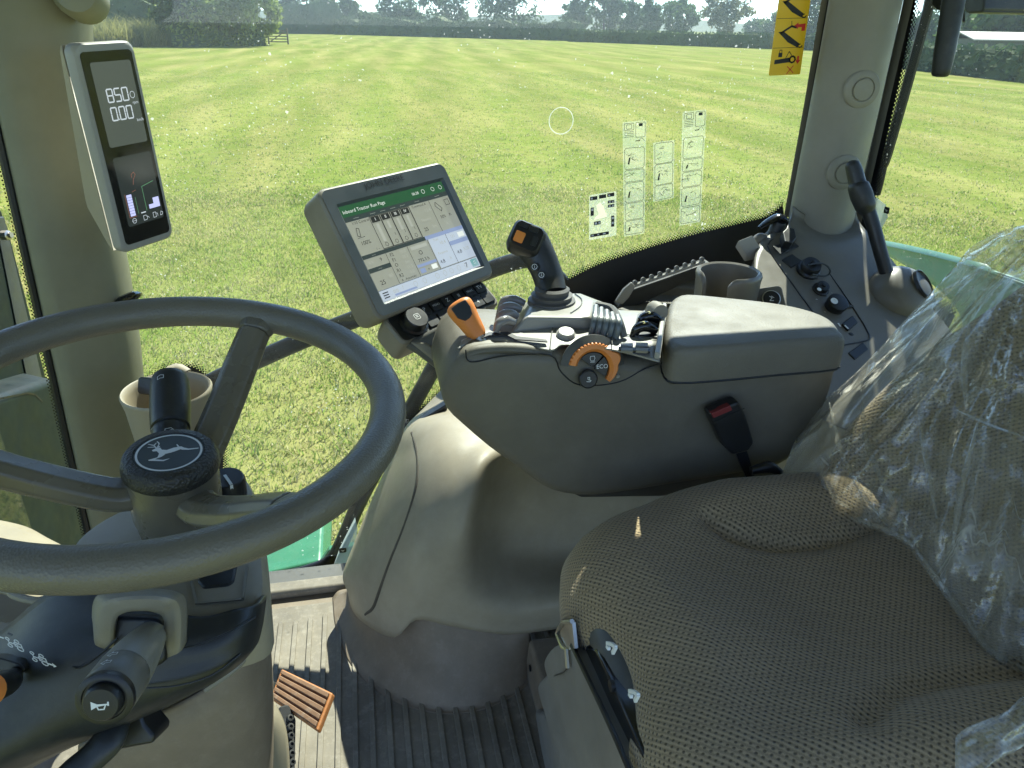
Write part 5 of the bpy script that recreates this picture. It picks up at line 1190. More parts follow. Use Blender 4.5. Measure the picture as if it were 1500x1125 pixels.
# ================================================================ FENDER CONSOLE (wheel arch trim)
t = thing('fender_console', U(640, 1000, z=0), 'big moulded tan wheel arch console between floor mat and armrest', 'console')
def gy(rows): return [[U(a, b, y=c) for a, b, c in r] for r in rows]
rows = [  # columns run bottom -> top, first column is the left silhouette
 [(512, 866, 1.20), (505, 842, 1.19), (520, 800, 1.20), (545, 738, 1.22), (572, 678, 1.25), (594, 630, 1.28), (622, 600, 1.34), (660, 560, 1.38)],
 [(520, 895, 1.12), (524, 850, 1.12), (545, 795, 1.13), (572, 725, 1.16), (596, 668, 1.19), (614, 626, 1.23), (640, 598, 1.31), (672, 560, 1.37)],
 [(545, 918, 1.05), (556, 860, 1.05), (578, 790, 1.07), (600, 722, 1.10), (622, 664, 1.14), (645, 625, 1.19), (664, 598, 1.27), (690, 560, 1.35)],
 [(581, 932, 1.00), (592, 870, 1.00), (610, 795, 1.015), (632, 726, 1.05), (655, 668, 1.10), (680, 632, 1.16), (700, 604, 1.24), (720, 565, 1.33)],
 [(610, 906, .985), (622, 860, .985), (642, 790, 1.0), (662, 726, 1.03), (684, 672, 1.08), (712, 640, 1.14), (730, 612, 1.22), (745, 575, 1.30)],
 [(655, 914, .975), (666, 862, .975), (680, 795, .985), (692, 730, 1.01), (708, 680, 1.05), (745, 650, 1.12), (765, 622, 1.20), (775, 585, 1.28)],
 [(700, 922, .97), (702, 880, .97), (704, 800, 1.02), (712, 735, 1.05), (730, 690, 1.09), (775, 665, 1.13), (795, 635, 1.20), (805, 595, 1.28)],
 [(745, 927, .97), (742, 886, .97), (738, 805, 1.06), (748, 745, 1.09), (765, 705, 1.11), (810, 680, 1.14), (825, 650, 1.20), (835, 605, 1.28)],
 [(800, 921, .97), (800, 880, .97), (800, 812, 1.07), (805, 752, 1.10), (815, 715, 1.12), (850, 690, 1.15), (865, 660, 1.20), (870, 615, 1.28)],
 [(870, 910, .97), (872, 870, .97), (875, 815, 1.07), (880, 760, 1.10), (885, 720, 1.12), (910, 700, 1.15), (920, 665, 1.20), (925, 620, 1.28)],
 [(980, 900, .97), (985, 860, .97), (990, 815, 1.07), (995, 770, 1.10), (1000, 735, 1.12), (1010, 710, 1.15), (1020, 675, 1.20), (1020, 630, 1.28)],
]
G = surf(gy(rows), 6, 4)
MB().grid(G).build('main_shell', M_['tan_dust'], t, solid=.004, angle=60)
# raised front panel with its groove
fp = [(618, 640, 1.215), (612, 655, 1.205), (612, 690, 1.175), (608, 722, 1.155), (592, 770, 1.115), (570, 828, 1.068), (553, 872, 1.045), (545, 900, 1.045)]
def onf(px, py, off=.0055):
    best = []
    for r_ in G:
        for p in r_:
            dlt = p-CAM; w_ = dlt.dot(FW); d2 = (750+F*dlt.dot(RT)/w_-px)**2+(562.5-F*dlt.dot(UP_)/w_-py)**2
            best.append((d2, w_))
    best.sort(key=lambda q_: q_[0]); best = best[:4]; ws_ = [1/(q_[0]+.5) for q_ in best]
    return U(px, py, d=sum(a_*b_[1] for a_, b_ in zip(ws_, best))/sum(ws_)-off)
mb = MB(); mb.tube([onf(a, b) for a, b in ((604, 634), (611, 660), (613, 690), (608, 722), (593, 770), (572, 822), (556, 866), (547, 890), (536, 900))], .0034, 8, 4)
mb.build('panel_groove', plastic('groove_shadow_gap', (.07, .06, .045), .7, .1, 500, 0), t)
mb = MB(); mb.tube([onf(a, b, .0006) for a, b in ((697, 640), (695, 655), (693, 672))], .0012, 6, 4); mb.build('shell_seam', M_['skirt'], t)
mb = MB(); mb.prism([U(a, b, y=1.26) for a, b in ((604, 628), (622, 612), (655, 592), (656, 600), (626, 622), (608, 636))], (0, .02, 0)); mb.build('top_clip', M_['black'], t, bevel=.003)
mb = MB(); mb.box((.655, 1.275, .28), (.79, .23, .56)); mb.build('rear_infill_sun_block', M_['tan_dust'], t, bevel=.03)  # unseen infill behind the armrest, widened to block stray sun
# dull skirt down to the floor
skb = [(-.105, 1.24), (-.098, 1.15), (-.07, 1.05), (-.01, .965), (.065, .918), (.14, .908), (.21, .93), (.245, .96)]
skt = [(512, 862, 1.205), (522, 893, 1.135), (546, 915, 1.07), (582, 925, 1.02), (640, 900, .995), (690, 905, .985), (742, 912, .982), (775, 915, .982)]
r0 = [V((x, y, .004)) for x, y in skb]; r3 = [U(a, b, y=c) for a, b, c in skt]
r00 = [V((x-.012*(1-i/7), y-.012, .0035)) for i, (x, y) in enumerate(skb)]
rows = [r00, [p+V((0, 0, .006)) for p in r0], [a.lerp(b, .45)+V((.006, .006, 0)) for a, b in zip(r0, r3)], r3, [p+V((.01, .015, .04)) for p in r3]]
MB().grid(surf(rows, 6, 4)).build('kick_skirt', M_['skirt'], t, solid=.003, angle=60)

# ================================================================ REAR SIDE SHELF AND SOCKET PANEL
t = thing('socket_panel', U(1200, 420, y=1.2), 'sloping grey socket panel flaring out of the rear pillar foot', 'panel')
pa, pb, pc_ = U(1165, 322, y=1.33), U(1252, 322, y=1.33), U(1222, 520, y=1.02)
pn = (pb-pa).cross(pc_-pa).normalized(); pn = pn if pn.z > 0 else -pn
SP = (pa, pn)
def sp(px, py, h=0): return U(px, py, plane=(pa+pn*h, pn))
up3 = V((0, 0, 1))
rows = [[U(a, b, y=1.325) for a, b in ((1160, 302), (1180, 315), (1206, 322), (1230, 320), (1252, 310))],
        [U(a, b, y=1.318) for a, b in ((1158, 316), (1178, 330), (1206, 338), (1234, 336), (1258, 326))],
        [sp(a, b, .012) for a, b in ((1150, 333), (1176, 352), (1208, 362), (1242, 358), (1272, 345))],
        [sp(a, b, .002) for a, b in ((1128, 345), (1165, 383), (1208, 398), (1255, 392), (1296, 372))],
        [sp(a, b) for a, b in ((1112, 358), (1150, 412), (1200, 440), (1264, 432), (1322, 404))],
        [sp(a, b) for a, b in ((1104, 385), (1138, 445), (1192, 485), (1270, 480), (1352, 440))],
        [sp(a, b) for a, b in ((1108, 430), (1140, 490), (1195, 540), (1280, 545), (1400, 500))],
        [sp(a, b) for a, b in ((1130, 520), (1160, 570), (1215, 620), (1310, 640), (1450, 590))]]
pmat = plastic('panel_grey', (.155, .142, .112), .42, .1, 1300, .2)
MB().grid(surf(rows, 6, 5)).build('cowl', pmat, t, solid=.004, angle=60)
# left side wall of the panel
r1 = [sp(a, b) for a, b in ((1128, 345), (1112, 358), (1104, 385), (1108, 430), (1130, 520))]
MB().grid(surf([r1, [p+V((-.004, -.002, -.02)) for p in r1], [p+V((-.02, .0, -.14)) for p in r1]], 5, 4)).build('side_wall', pmat, t, angle=60)
mb = MB(); q = [sp(a, b, .0015) for a, b in ((1124, 360), (1132, 352), (1165, 345), (1178, 352), (1212, 400), (1240, 440), (1272, 492), (1262, 502), (1240, 506), (1210, 515))]
mb.tube([p+pn*.003 for p in q], .0015, 5, 3); q = [sp(a, b, .0045) for a, b in ((1124, 360), (1130, 372), (1162, 418), (1190, 456))]; mb.tube(q, .0014, 5, 3); mb.build('panel_seam', M_['black'], t)
mb = MB(); q = [sp(a, b, .001) for a, b in ((1230, 388), (1240, 386), (1248, 394), (1268, 420), (1264, 428), (1254, 428), (1244, 418), (1228, 398))]; mb.tube(q, .0011, 5, 3, closed=False); mb.build('blank_outline', M_['grey_dark'], t)
def disc(nm, px, py, prof, m, par=t, n=28, sub=None):
    mb = MB(axis_frame(sp(px, py), (pn*.9-FW*.25))); mb.lathe(prof, n, cap1=False); return mb.build(nm, m, par, angle=32)
o = disc('trailer_socket', 1181, 400, [(.022, 0), (.0215, .012), (.018, .015), (.018, .024), (.0165, .027), (.006, .027), (.005, .033), (0, .034)], M_['black'])
mb = MB(); mb.tube([sp(1183, 388, .034), sp(1205, 386, .03), sp(1216, 396, .018), sp(1210, 404, .008), sp(1190, 402, .02)], .0016, 6, 5); mb.build('cap_strap', M_['char'], o)
o = disc('small_socket', 1200, 427, [(.0155, 0), (.015, .008), (.012, .010), (.011, .018), (.0045, .019), (.004, .022), (0, .0225)], M_['black'])
mb = MB(); mb.lathe([(.0042, 0), (.0038, .001), (0, .0012)], 12, cap1=False, M=axis_frame(sp(1200, 424, .0225), pn)); mb.build('socket_dot', M_['white'], o)
for a, b in ((1186, 425), (1206, 417), (1195, 441), (1217, 432), (1207, 459), (1236, 449)): disc('screw', a, b, [(.0036, 0), (.0034, .003), (.002, .004), (0, .004)], M_['metal'], n=10)
o = disc('power_socket', 1220, 452, [(.0175, 0), (.0172, .014), (.0185, .015), (.0182, .021), (.0135, .0225), (.0, .0225)], M_['black'])
mb = MB(axis_frame(sp(1222, 441, .0235), (pn*.9-FW*.25))); mb.lathe([(.0066, 0), (.0064, .001), (.0034, .001), (.0032, -.001), (0, -.001)], 20, cap1=False); mb.build('socket_ring', M_['white'], o)
mb = MB(); mb.tube([sp(1232, 446, .018), sp(1240, 449, .010), sp(1248, 449, .004)], .003, 6, 3); mb.build('cap_strap', M_['char'], o)
def sq(nm, pts, h, m, par=t, h0=0, bev=.002):
    mb = MB(); mb.prism([sp(a, b, h0) for a, b in pts], pn*h); return mb.build(nm, m, par, bevel=bev)
sq('connector_plate', [(1131, 362), (1160, 352), (1172, 362), (1142, 374)], .003, M_['char'], h0=.010)
o = sq('connector', [(1141, 350), (1148, 343), (1158, 345), (1161, 358), (1155, 366), (1144, 364)], .018, M_['black'], h0=.012)
sq('blank_plate', [(1144, 382), (1172, 366), (1186, 378), (1158, 394)], .004, M_['char'], h0=.003)
o = sq('rocker_switch', [(1230, 478), (1246, 466), (1254, 476), (1240, 488)], .008, M_['black'])
mb = MB(); mb.line([sp(1238, 477, .0085), sp(1242, 481, .0085)], .003, pn, h=.0004); mb.line([sp(1228, 474, .0045), sp(1231, 478, .0045)], .003, pn, h=.0004); mb.build('switch_mark', M_['white'], o)
disc('panel_stud', 1245, 492, [(.005, 0), (.005, .004), (0, .005)], M_['black'], n=12)
sq('lower_switch', [(1240, 520), (1262, 504), (1270, 514), (1250, 530)], .006, M_['black'])
# hand screw on the window sill and bright latch block
o = thing('window_latch', sp(1128, 338), 'black window latch with curved lever above the socket panel', 'latch')
mb = MB(); c = U(1133, 346, y=1.30); mb.at(axis_frame(c, (.1, -.3, 1))).lathe([(.018, -.01), (.017, .0), (.0145, .006), (.0145, .03), (.012, .034), (0, .036)], 24, cap1=False); mb.build('barrel', M_['black'], o, angle=35)
mb = MB(); mb.tube([U(a, b, y=1.29) for a, b in ((1112, 334), (1124, 326), (1140, 318), (1150, 322), (1150, 332))], [.006, .011, .013, .011, .006], 12, 4, flat=.5); mb.build('lever', M_['gloss'], o)
mb = MB(); mb.prism([U(a, b, y=1.26) for a, b in ((1076, 362), (1098, 353), (1112, 374), (1108, 380), (1090, 384))], pn*.016); mb.build('lit_block', M_['grey_light'], t, bevel=.003)
mb = MB(); mb.tube([U(a, b, y=1.285) for a, b in ((1100, 372), (1106, 358), (1114, 350), (1122, 350))], [.009, .012, .012, .008], 12, 4); mb.build('moulded_corner', pmat, t)
# flat shelf under the cup holder
SZ = .585
sh = [(860, 470), (930, 440), (985, 415), (1030, 396), (1085, 384), (1135, 420), (1170, 470), (1180, 540), (1000, 560), (860, 520)]
t = thing('side_shelf', U(1040, 440, z=SZ), 'flat grey shelf under the side window behind the armrest', 'shelf')
mb = MB(); mb.prism([U(a, b, z=SZ) for a, b in sh], (0, 0, -.02)); mb.build('shelf_board', pmat, t, bevel=.006)
c = U(1008, 418, z=SZ); rs = []
mb = MB(Matrix.Translation(c)); mb.lathe([(.13, 0), (.125, .012), (.10, .018), (.0, .018)], 40, cap1=False, sx=.75, sy=.55); mb.build('moulded_pad', pmat, t, angle=60)
# round start button with pale ring
bc = U(1129, 439, d=1.235); mb = MB(axis_frame(bc, (-.25, -.7, .65)));  mb.prism([V((a.x, a.y, -.004)) for a in rrect(.046, .046, .008)], (0, 0, .004)); mb.build('button_plate', pmat, t, bevel=.002)
mb = MB(axis_frame(bc, (-.25, -.7, .65))); mb.lathe([(.0155, 0), (.0152, .004), (.0140, .0045), (.0132, .003), (.0128, .005), (0, .0055)], 32, cap1=False); rb = mb.build('round_button', M_['black'], t, angle=35)
mb = MB(axis_frame(bc, (-.25, -.7, .65))); mb.rings([[V((r*math.cos(a), r*math.sin(a), z)) for r, z in ((.0152, .0046), (.0136, .0052))] for a in [2*math.pi*i/32 for i in range(33)]], False, False)
vs, fs = text_geo('X'); mb.build('button_ring', M_['metal'], rb)
mb = MB(frame(bc+V((-.25, -.7, .65)).normalized()*.0059, RT-V((-.25, -.7, .65)).normalized()*RT.dot(V((-.25, -.7, .65)).normalized()), z=(-.25, -.7, .65))); mb.line([V((-.003, .004, 0)), V((.001, .001, 0)), V((-.003, -.004, 0)), V((.003, -.004, 0))], .0011, (0, 0, 1)); mb.line([V((0, .004, 0)), V((.004, .001, 0))], .001, (0, 0, 1)); mb.build('button_mark', M_['white'], rb, smooth=False)
# cup holder ring with open slot
t = thing('shelf_cup_holder', U(1068, 450, d=1.24), 'grey slotted cup holder standing on the shelf behind the armrest lid', 'cup holder')
cc_ = U(1068, 398, d=1.24); ro, ri = .0535, .0465
to = (CAM-cc_); a0 = math.atan2(to.y, to.x)-.38
rs = []
for i in range(61):
    a = a0+R(24)+R(312)*i/60; e = 1 if 2 < i < 58 else .0
    prof = [(ro*.93, -.13), (ro, -.012), (ro+.0015, -.004), (ro, .0005), ((ro+ri)/2, .003), (ri, .0005), (ri-.0005, -.006), (ri*.92, -.13)]
    dz = -.012*max(0, 1-min(i, 60-i)/3)**2
    rs.append([cc_+V((r*math.cos(a), r*math.sin(a), h+(dz if h > -.02 else 0))) for r, h in prof])
MB().rings(rs).build('cup_wall', plastic('cup_brown', (.17, .155, .125), .4, .1, 1200, .15), t, angle=50)
mb = MB(Matrix.Translation(cc_)); mb.lathe([(.05, -.13), (.048, -.12), (0, -.12)], 32, cap1=False); mb.build('cup_floor', M_['grey_dark'], t)
# dark scalloped trim strip on the sill with its hook
t = thing('sill_trim', U(960, 430, y=1.3), 'dark sill strip with pale scalloped edge under the printed stickers', 'trim')
mb = MB(); q = [U(a, b, y=1.30) for a, b in ((905, 450), (928, 424), (980, 406), (1040, 384), (1044, 396), (985, 424), (930, 450), (910, 458))]; mb.prism(q, (0, .03, 0)); mb.build('strip', M_['char'], t, bevel=.003)
mb = MB()
for i in range(9):
    f = i/8; c = U(930+f*98, 414-f*34, y=1.295); mb.lathe([(.005, -.002), (.005, .002), (.0035, .0025), (.003, -.001), (0, -.001)], 14, cap1=False, M=axis_frame(c, (0, -1, .2)))
mb.tube([U(a, b, y=1.295) for a, b in ((928, 419), (980, 401), (1032, 383))], .0035, 8, 3)
mb.build('scallops', M_['grey_light'], t, angle=30)
mb = MB(); mb.prism([U(a, b, y=1.285) for a, b in ((902, 442), (914, 424), (926, 414), (931, 420), (922, 436), (912, 446))], (0, .008, 0)); mb.build('hook', M_['grey_light'], t, bevel=.002)
# black hand lever rising from a domed boot
t = thing('hand_lever', U(1305, 415, d=1.42), 'tall black hand lever standing in a domed boot beside the rear pillar', 'lever')
ld_ = 1.36
P_ = [(1318, 440, 1.375), (1304, 415, 1.372), (1290, 370, 1.365), (1279, 330, 1.36), (1268, 296, 1.355)]
mb = MB(); mb.tube([U(a, b, d=c) for a, b, c in P_], [.0125, .0125, .0125, .0125, .0125], 14, 4); mb.build('shaft', M_['black'], t)
mb = MB(); mb.tube([U(a, b, d=c) for a, b, c in ((1272, 312, 1.357), (1268, 302, 1.356), (1262, 286, 1.353), (1257, 272, 1.35), (1256, 268, 1.35), (1252, 252, 1.348), (1248, 240, 1.346), (1247, 236, 1.346))], [.012, .0185, .020, .0185, .0150, .0145, .0125, .005], 18, 3); mb.build('grip', M_['char'], t, angle=50)
bo = sp(1318, 432)
mb = MB(axis_frame(bo-pn*.012, pn+V((0, -.2, .1)))); mb.lathe([(.064, -.01), (.063, .008), (.057, .027), (.046, .042), (.030, .051), (.012, .054), (.0, .054)], 40, cap1=False); mb.build('boot', pmat, t, angle=60)
dv = (pn*.72+RT*.50-FW*.34).normalized(); mb = MB(axis_frame(bo-pn*.006+dv*.0520, dv)); mb.lathe([(.030, -.004), (.029, .0015), (.027, .002), (.025, -.001), (0, -.004)], 32, cap0=False, cap1=False, sx=.8); mb.build('boot_opening', M_['black'], t)

# ================================================================ SEAT
FB = fabric('seat_cloth', (.105, .080, .046), (.31, .235, .138), .0074)
t = thing('driver_seat', (.45, .57, .08), 'brown basket weave driver seat with reclined backrest', 'seat')
out = [(.203, .62), (.206, .67), (.228, .718), (.27, .752), (.33, .776), (.41, .790), (.52, .790), (.62, .778), (.70, .74), (.72, .66), (.72, .52), (.72, .40), (.69, .31), (.60, .275), (.48, .268), (.36, .275), (.27, .295), (.222, .335), (.206, .39), (.208, .44), (.222, .50), (.218, .56)]
O = [V((x, y, 0)) for x, y in out]; O = cr(O, 8, True); m = len(O); ctr = V((.46, .53, 0))
prof = [(0, .405, -.02), (0, .42, 0), (0, .445, .002), (0, .47, .002), (.008, .492, 0), (.022, .510, 0), (.042, .522, 0), (.068, .530, 0), (.10, .5345, 0)]+[(.10+.012*i, .5345-.0004*i, 0) for i in range(1, 27)]
vs = []; fs = []; uvs = []
def seg_d(p, poly):
    b = 9
    for i in range(len(poly)-1):
        a, c = poly[i], poly[i+1]; e = c-a; f = max(0, min(1, (p-a).dot(e)/e.dot(e))); b = min(b, (p-a-e*f).length)
    return b
s1 = cr([V((*U(a, b, z=.535).xy, 0)) for a, b in ((1040, 758), (1075, 775), (1130, 785), (1190, 784), (1250, 772), (1300, 758))], 5)
s2 = cr([V((*U(a, b, z=.535).xy, 0)) for a, b in ((1270, 1060), (1320, 1018), (1370, 1001), (1430, 992), (1520, 986))], 5)
for k, (ins, z, ow) in enumerate(prof):
    for i, p in enumerate(O):
        s = 1-ins/.42 if ins > .07 else None
        r = (p-ctr); tg = (O[(i+1) % m]-O[i-1]).normalized(); nn = V((tg.y, -tg.x, 0)); nn = nn if nn.dot(r) > 0 else -nn
        q = p-nn*ins if ins <= .07 else ctr+(p-nn*.07-ctr)*max(0, 1-(ins-.07)/.345)
        q = q+nn*ow
        zz = z
        front = max(0, min(1, (.26-p.x)/.05)); mid = math.exp(-((p.y-.505)/.062)**4)
        if z < .50: zz = z+(.075*(1-(z-.405)/.095))*front*mid; q = q+V((.045*(1-(z-.405)/.095)*front*mid, 0, 0))
        d1, d2 = seg_d(q, s1), seg_d(q, s2)
        if z > .45:
            zz -= .013*math.exp(-(d1/.012)**2)+.013*math.exp(-(d2/.014)**2)
            fb = max(0, min(1, (q.y-.655)/.07))*max(0, min(1, (q.x-.34)/.12)); nb = max(0, min(1, (.44-q.y)/.09))*max(0, min(1, (q.x-.30)/.15))
            zz += (.020*fb+.022*nb)*(1 if ins > .02 else .4)
            zz += .003*noise.noise(V((q.x*9, q.y*9, 1)))-.010*math.exp(-((q.x-.50)/.14)**2-((q.y-.55)/.12)**2)
        vs.append(V((q.x, q.y, zz))); ext = max(0, .50-z) if ins < .03 else 0
        fl = p-nn*ins if ins <= .07 else q
        uvs.append(((fl+nn*(ext+max(0, .03-ins)*.35)).x, (fl+nn*(ext+max(0, .03-ins)*.35)).y))
for k in range(len(prof)-1):
    for i in range(m): fs.append((k*m+i, k*m+(i+1) % m, (k+1)*m+(i+1) % m, (k+1)*m+i))
fs.append(tuple(range((len(prof)-1)*m, len(prof)*m)))
mb = MB(); mb.add(vs, fs); mb.build('cushion', FB, t, uv=uvs, angle=80)
# piping hem under the lip
mb = MB(); mb.prism([V((x, y, .40)) for x, y in ((.25, .30), (.24, .70), (.32, .76), (.68, .76), (.68, .30))], (0, 0, .08)); mb.build('cushion_base', M_['grey_dark'], t, bevel=.01)
# backrest
BD = V((.52, 0, .854)).normalized(); BN = V((-BD.z, 0, BD.x)); B0 = V((.605, 0, .47))
hs = [-.02, .03, .09, .15, .21, .27, .33, .40, .47, .54]
yf = [.765, .800, .822, .826, .815, .795, .765, .735, .715, .70]
ws = [-1.0, -.97, -.9, -.8, -.66, -.5, -.25, 0, .25, .5, .66, .8, .9, .97, 1.0]
yc = .555; rows = []
for h, y1 in zip(hs, yf):
    hw = y1-yc; r = []
    for w in ws:
        off = .040*math.exp(-((abs(w)-.74)/.2)**2)-.10*max(0, (abs(w)-.80)/.2)**2.2+.012*math.exp(-((h-.2)/.1)**2)*math.exp(-(w/.5)**2)
        r.append(B0+BD*h+V((0, yc+hw*w*(1 if abs(w) < .99 else .985), 0))+BN*off)
    rows.append(r)
Gs = surf(rows, 4, 5); vs = [p for r in Gs for p in r]
for i, p in enumerate(vs): p += BN*(.004*noise.noise(V((p.y*12, p.z*12, 5))))
nb_ = len(Gs[0]); uvs = []
for r in Gs:
    L0 = 0; acc = [0]
    for j in range(1, nb_): acc.append(acc[-1]+(r[j]-r[j-1]).length)
    mid_ = acc[nb_//2]
    for j in range(nb_): uvs.append((acc[j]-mid_, (r[j]-B0).dot(BD)))
mb = MB(); mb.grid(Gs); mb.build('backrest', FB, t, uv=uvs, angle=80)
mb = MB(); mb.prism([B0+BD*h+BN*-.10+V((0, y, 0)) for h, y in ((-.02, .36), (-.02, .76), (.2, .80), (.5, .72), (.5, .40), (.2, .32))], -BN*.02); mb.build('back_shell', M_['grey_dark'], t, bevel=.01)
# seat suspension under the front lip
mb = MB(); mb.tube([U(a, b, x=.235) for a, b in ((862, 915), (890, 932), (916, 990), (944, 1062), (965, 1125), (985, 1190))], [.010, .022, .023, .023, .023, .023], 16, 4); mb.build('front_tube', M_['grey_dark'], t)
mb = MB(); mb.prism([U(a, b, x=.212) for a, b in ((832, 930), (848, 938), (872, 950), (880, 965), (938, 1095), (960, 1160), (912, 1160), (900, 1110), (870, 1040), (848, 990))], (.03, 0, 0)); mb.build('side_bracket', M_['gloss'], t, bevel=.004)
for a, b in ((854, 948), (870, 1012), (894, 1005)): mb = MB(); mb.lathe([(.006, -.004), (.006, .0005), (0, .0006)], 12, cap1=False, M=axis_frame(U(a, b, x=.2105), (-1, 0, 0))); mb.build('bracket_hole', M_['black'], t)
mb = MB(); q = [U(a, b, x=.196) for a, b in ((838, 910), (824, 912), (819, 920), (816, 928), (824, 948), (830, 952), (832, 978))]; mb.tube(q, .0028, 6); mb.prism([U(a, b, x=.198) for a, b in ((820, 914), (838, 912), (842, 950), (832, 952), (820, 930))], (.004, 0, 0)); mb.build('metal_clip', M_['metal'], t)
for a, b in ((897, 946), (930, 1016)):
    mb = MB(); mb.line([U(x, y, x=.21) for x, y in ((a-5, b-4), (a+2, b-2), (a+7, b+2), (a+3, b+10))], .0032, (-1, 0, .2), h=.003); mb.line([U(a-5, b+1, x=.21), U(a-3, b+4, x=.21)], .003, (-1, 0, .2), h=.003); mb.build('cover_clip', M_['white'], t)
bel = plastic('bellows_grey', (.17, .165, .15), .55, .12, 700, .25, dust=.1)
for k, (x, q) in enumerate(((.20, ((797, 978), (801, 958), (816, 944), (836, 944), (852, 975), (880, 1040), (912, 1110), (930, 1170), (870, 1190), (846, 1125), (815, 1035))), (.212, ((787, 1012), (793, 994), (808, 992), (830, 1050), (858, 1125), (880, 1200), (830, 1200), (805, 1075))), (.224, ((784, 1052), (789, 1042), (800, 1050), (822, 1110), (845, 1200), (815, 1200))))):
    mb = MB(); mb.prism(cr([U(a, b, x=x) for a, b in q], 3, True), (.05, 0, 0)); mb.build('bellows_fold', bel, t, bevel=.009, seg=4)
mb = MB(); mb.tube([U(a, b, x=.1985) for a, b in ((812, 990), (824, 986), (832, 978))], .0008, 5); mb.tube([U(a, b, x=.199) for a, b in ((838, 945), (862, 995), (895, 1065), (925, 1135))], .003, 6, 3); mb.build('fold_seam', M_['black'], t)
t = thing('seat_platform', (.4, .65, 0), 'low dusty box platform under the driver seat', 'platform')
mb = MB(); mb.rings([[V((x0, y0, z)), V((.72, y0, z)), V((.72, y1, z)), V((x0, y1, z))] for x0, y0, y1, z in ((.236, .3, .975, .0035), (.240, .3, .965, .085))]); mb.build('box', M_['skirt'], t, bevel=.008)
mb = MB(axis_frame(V((.2365, .93, .05)), (-1, 0, 0))); mb.lathe([(.006, 0), (.006, .002), (0, .003)], 12, cap1=False); mb.build('plug', M_['black'], t)

o = MB(); o.box((1.045, .6, .24), (.03, 1.5, .52)); o = o.build('rear_wall', M_['grey_dark'], bevel=.01); tag(o, 'dark low cab wall under the rear window behind the seat', 'wall', kind='structure')
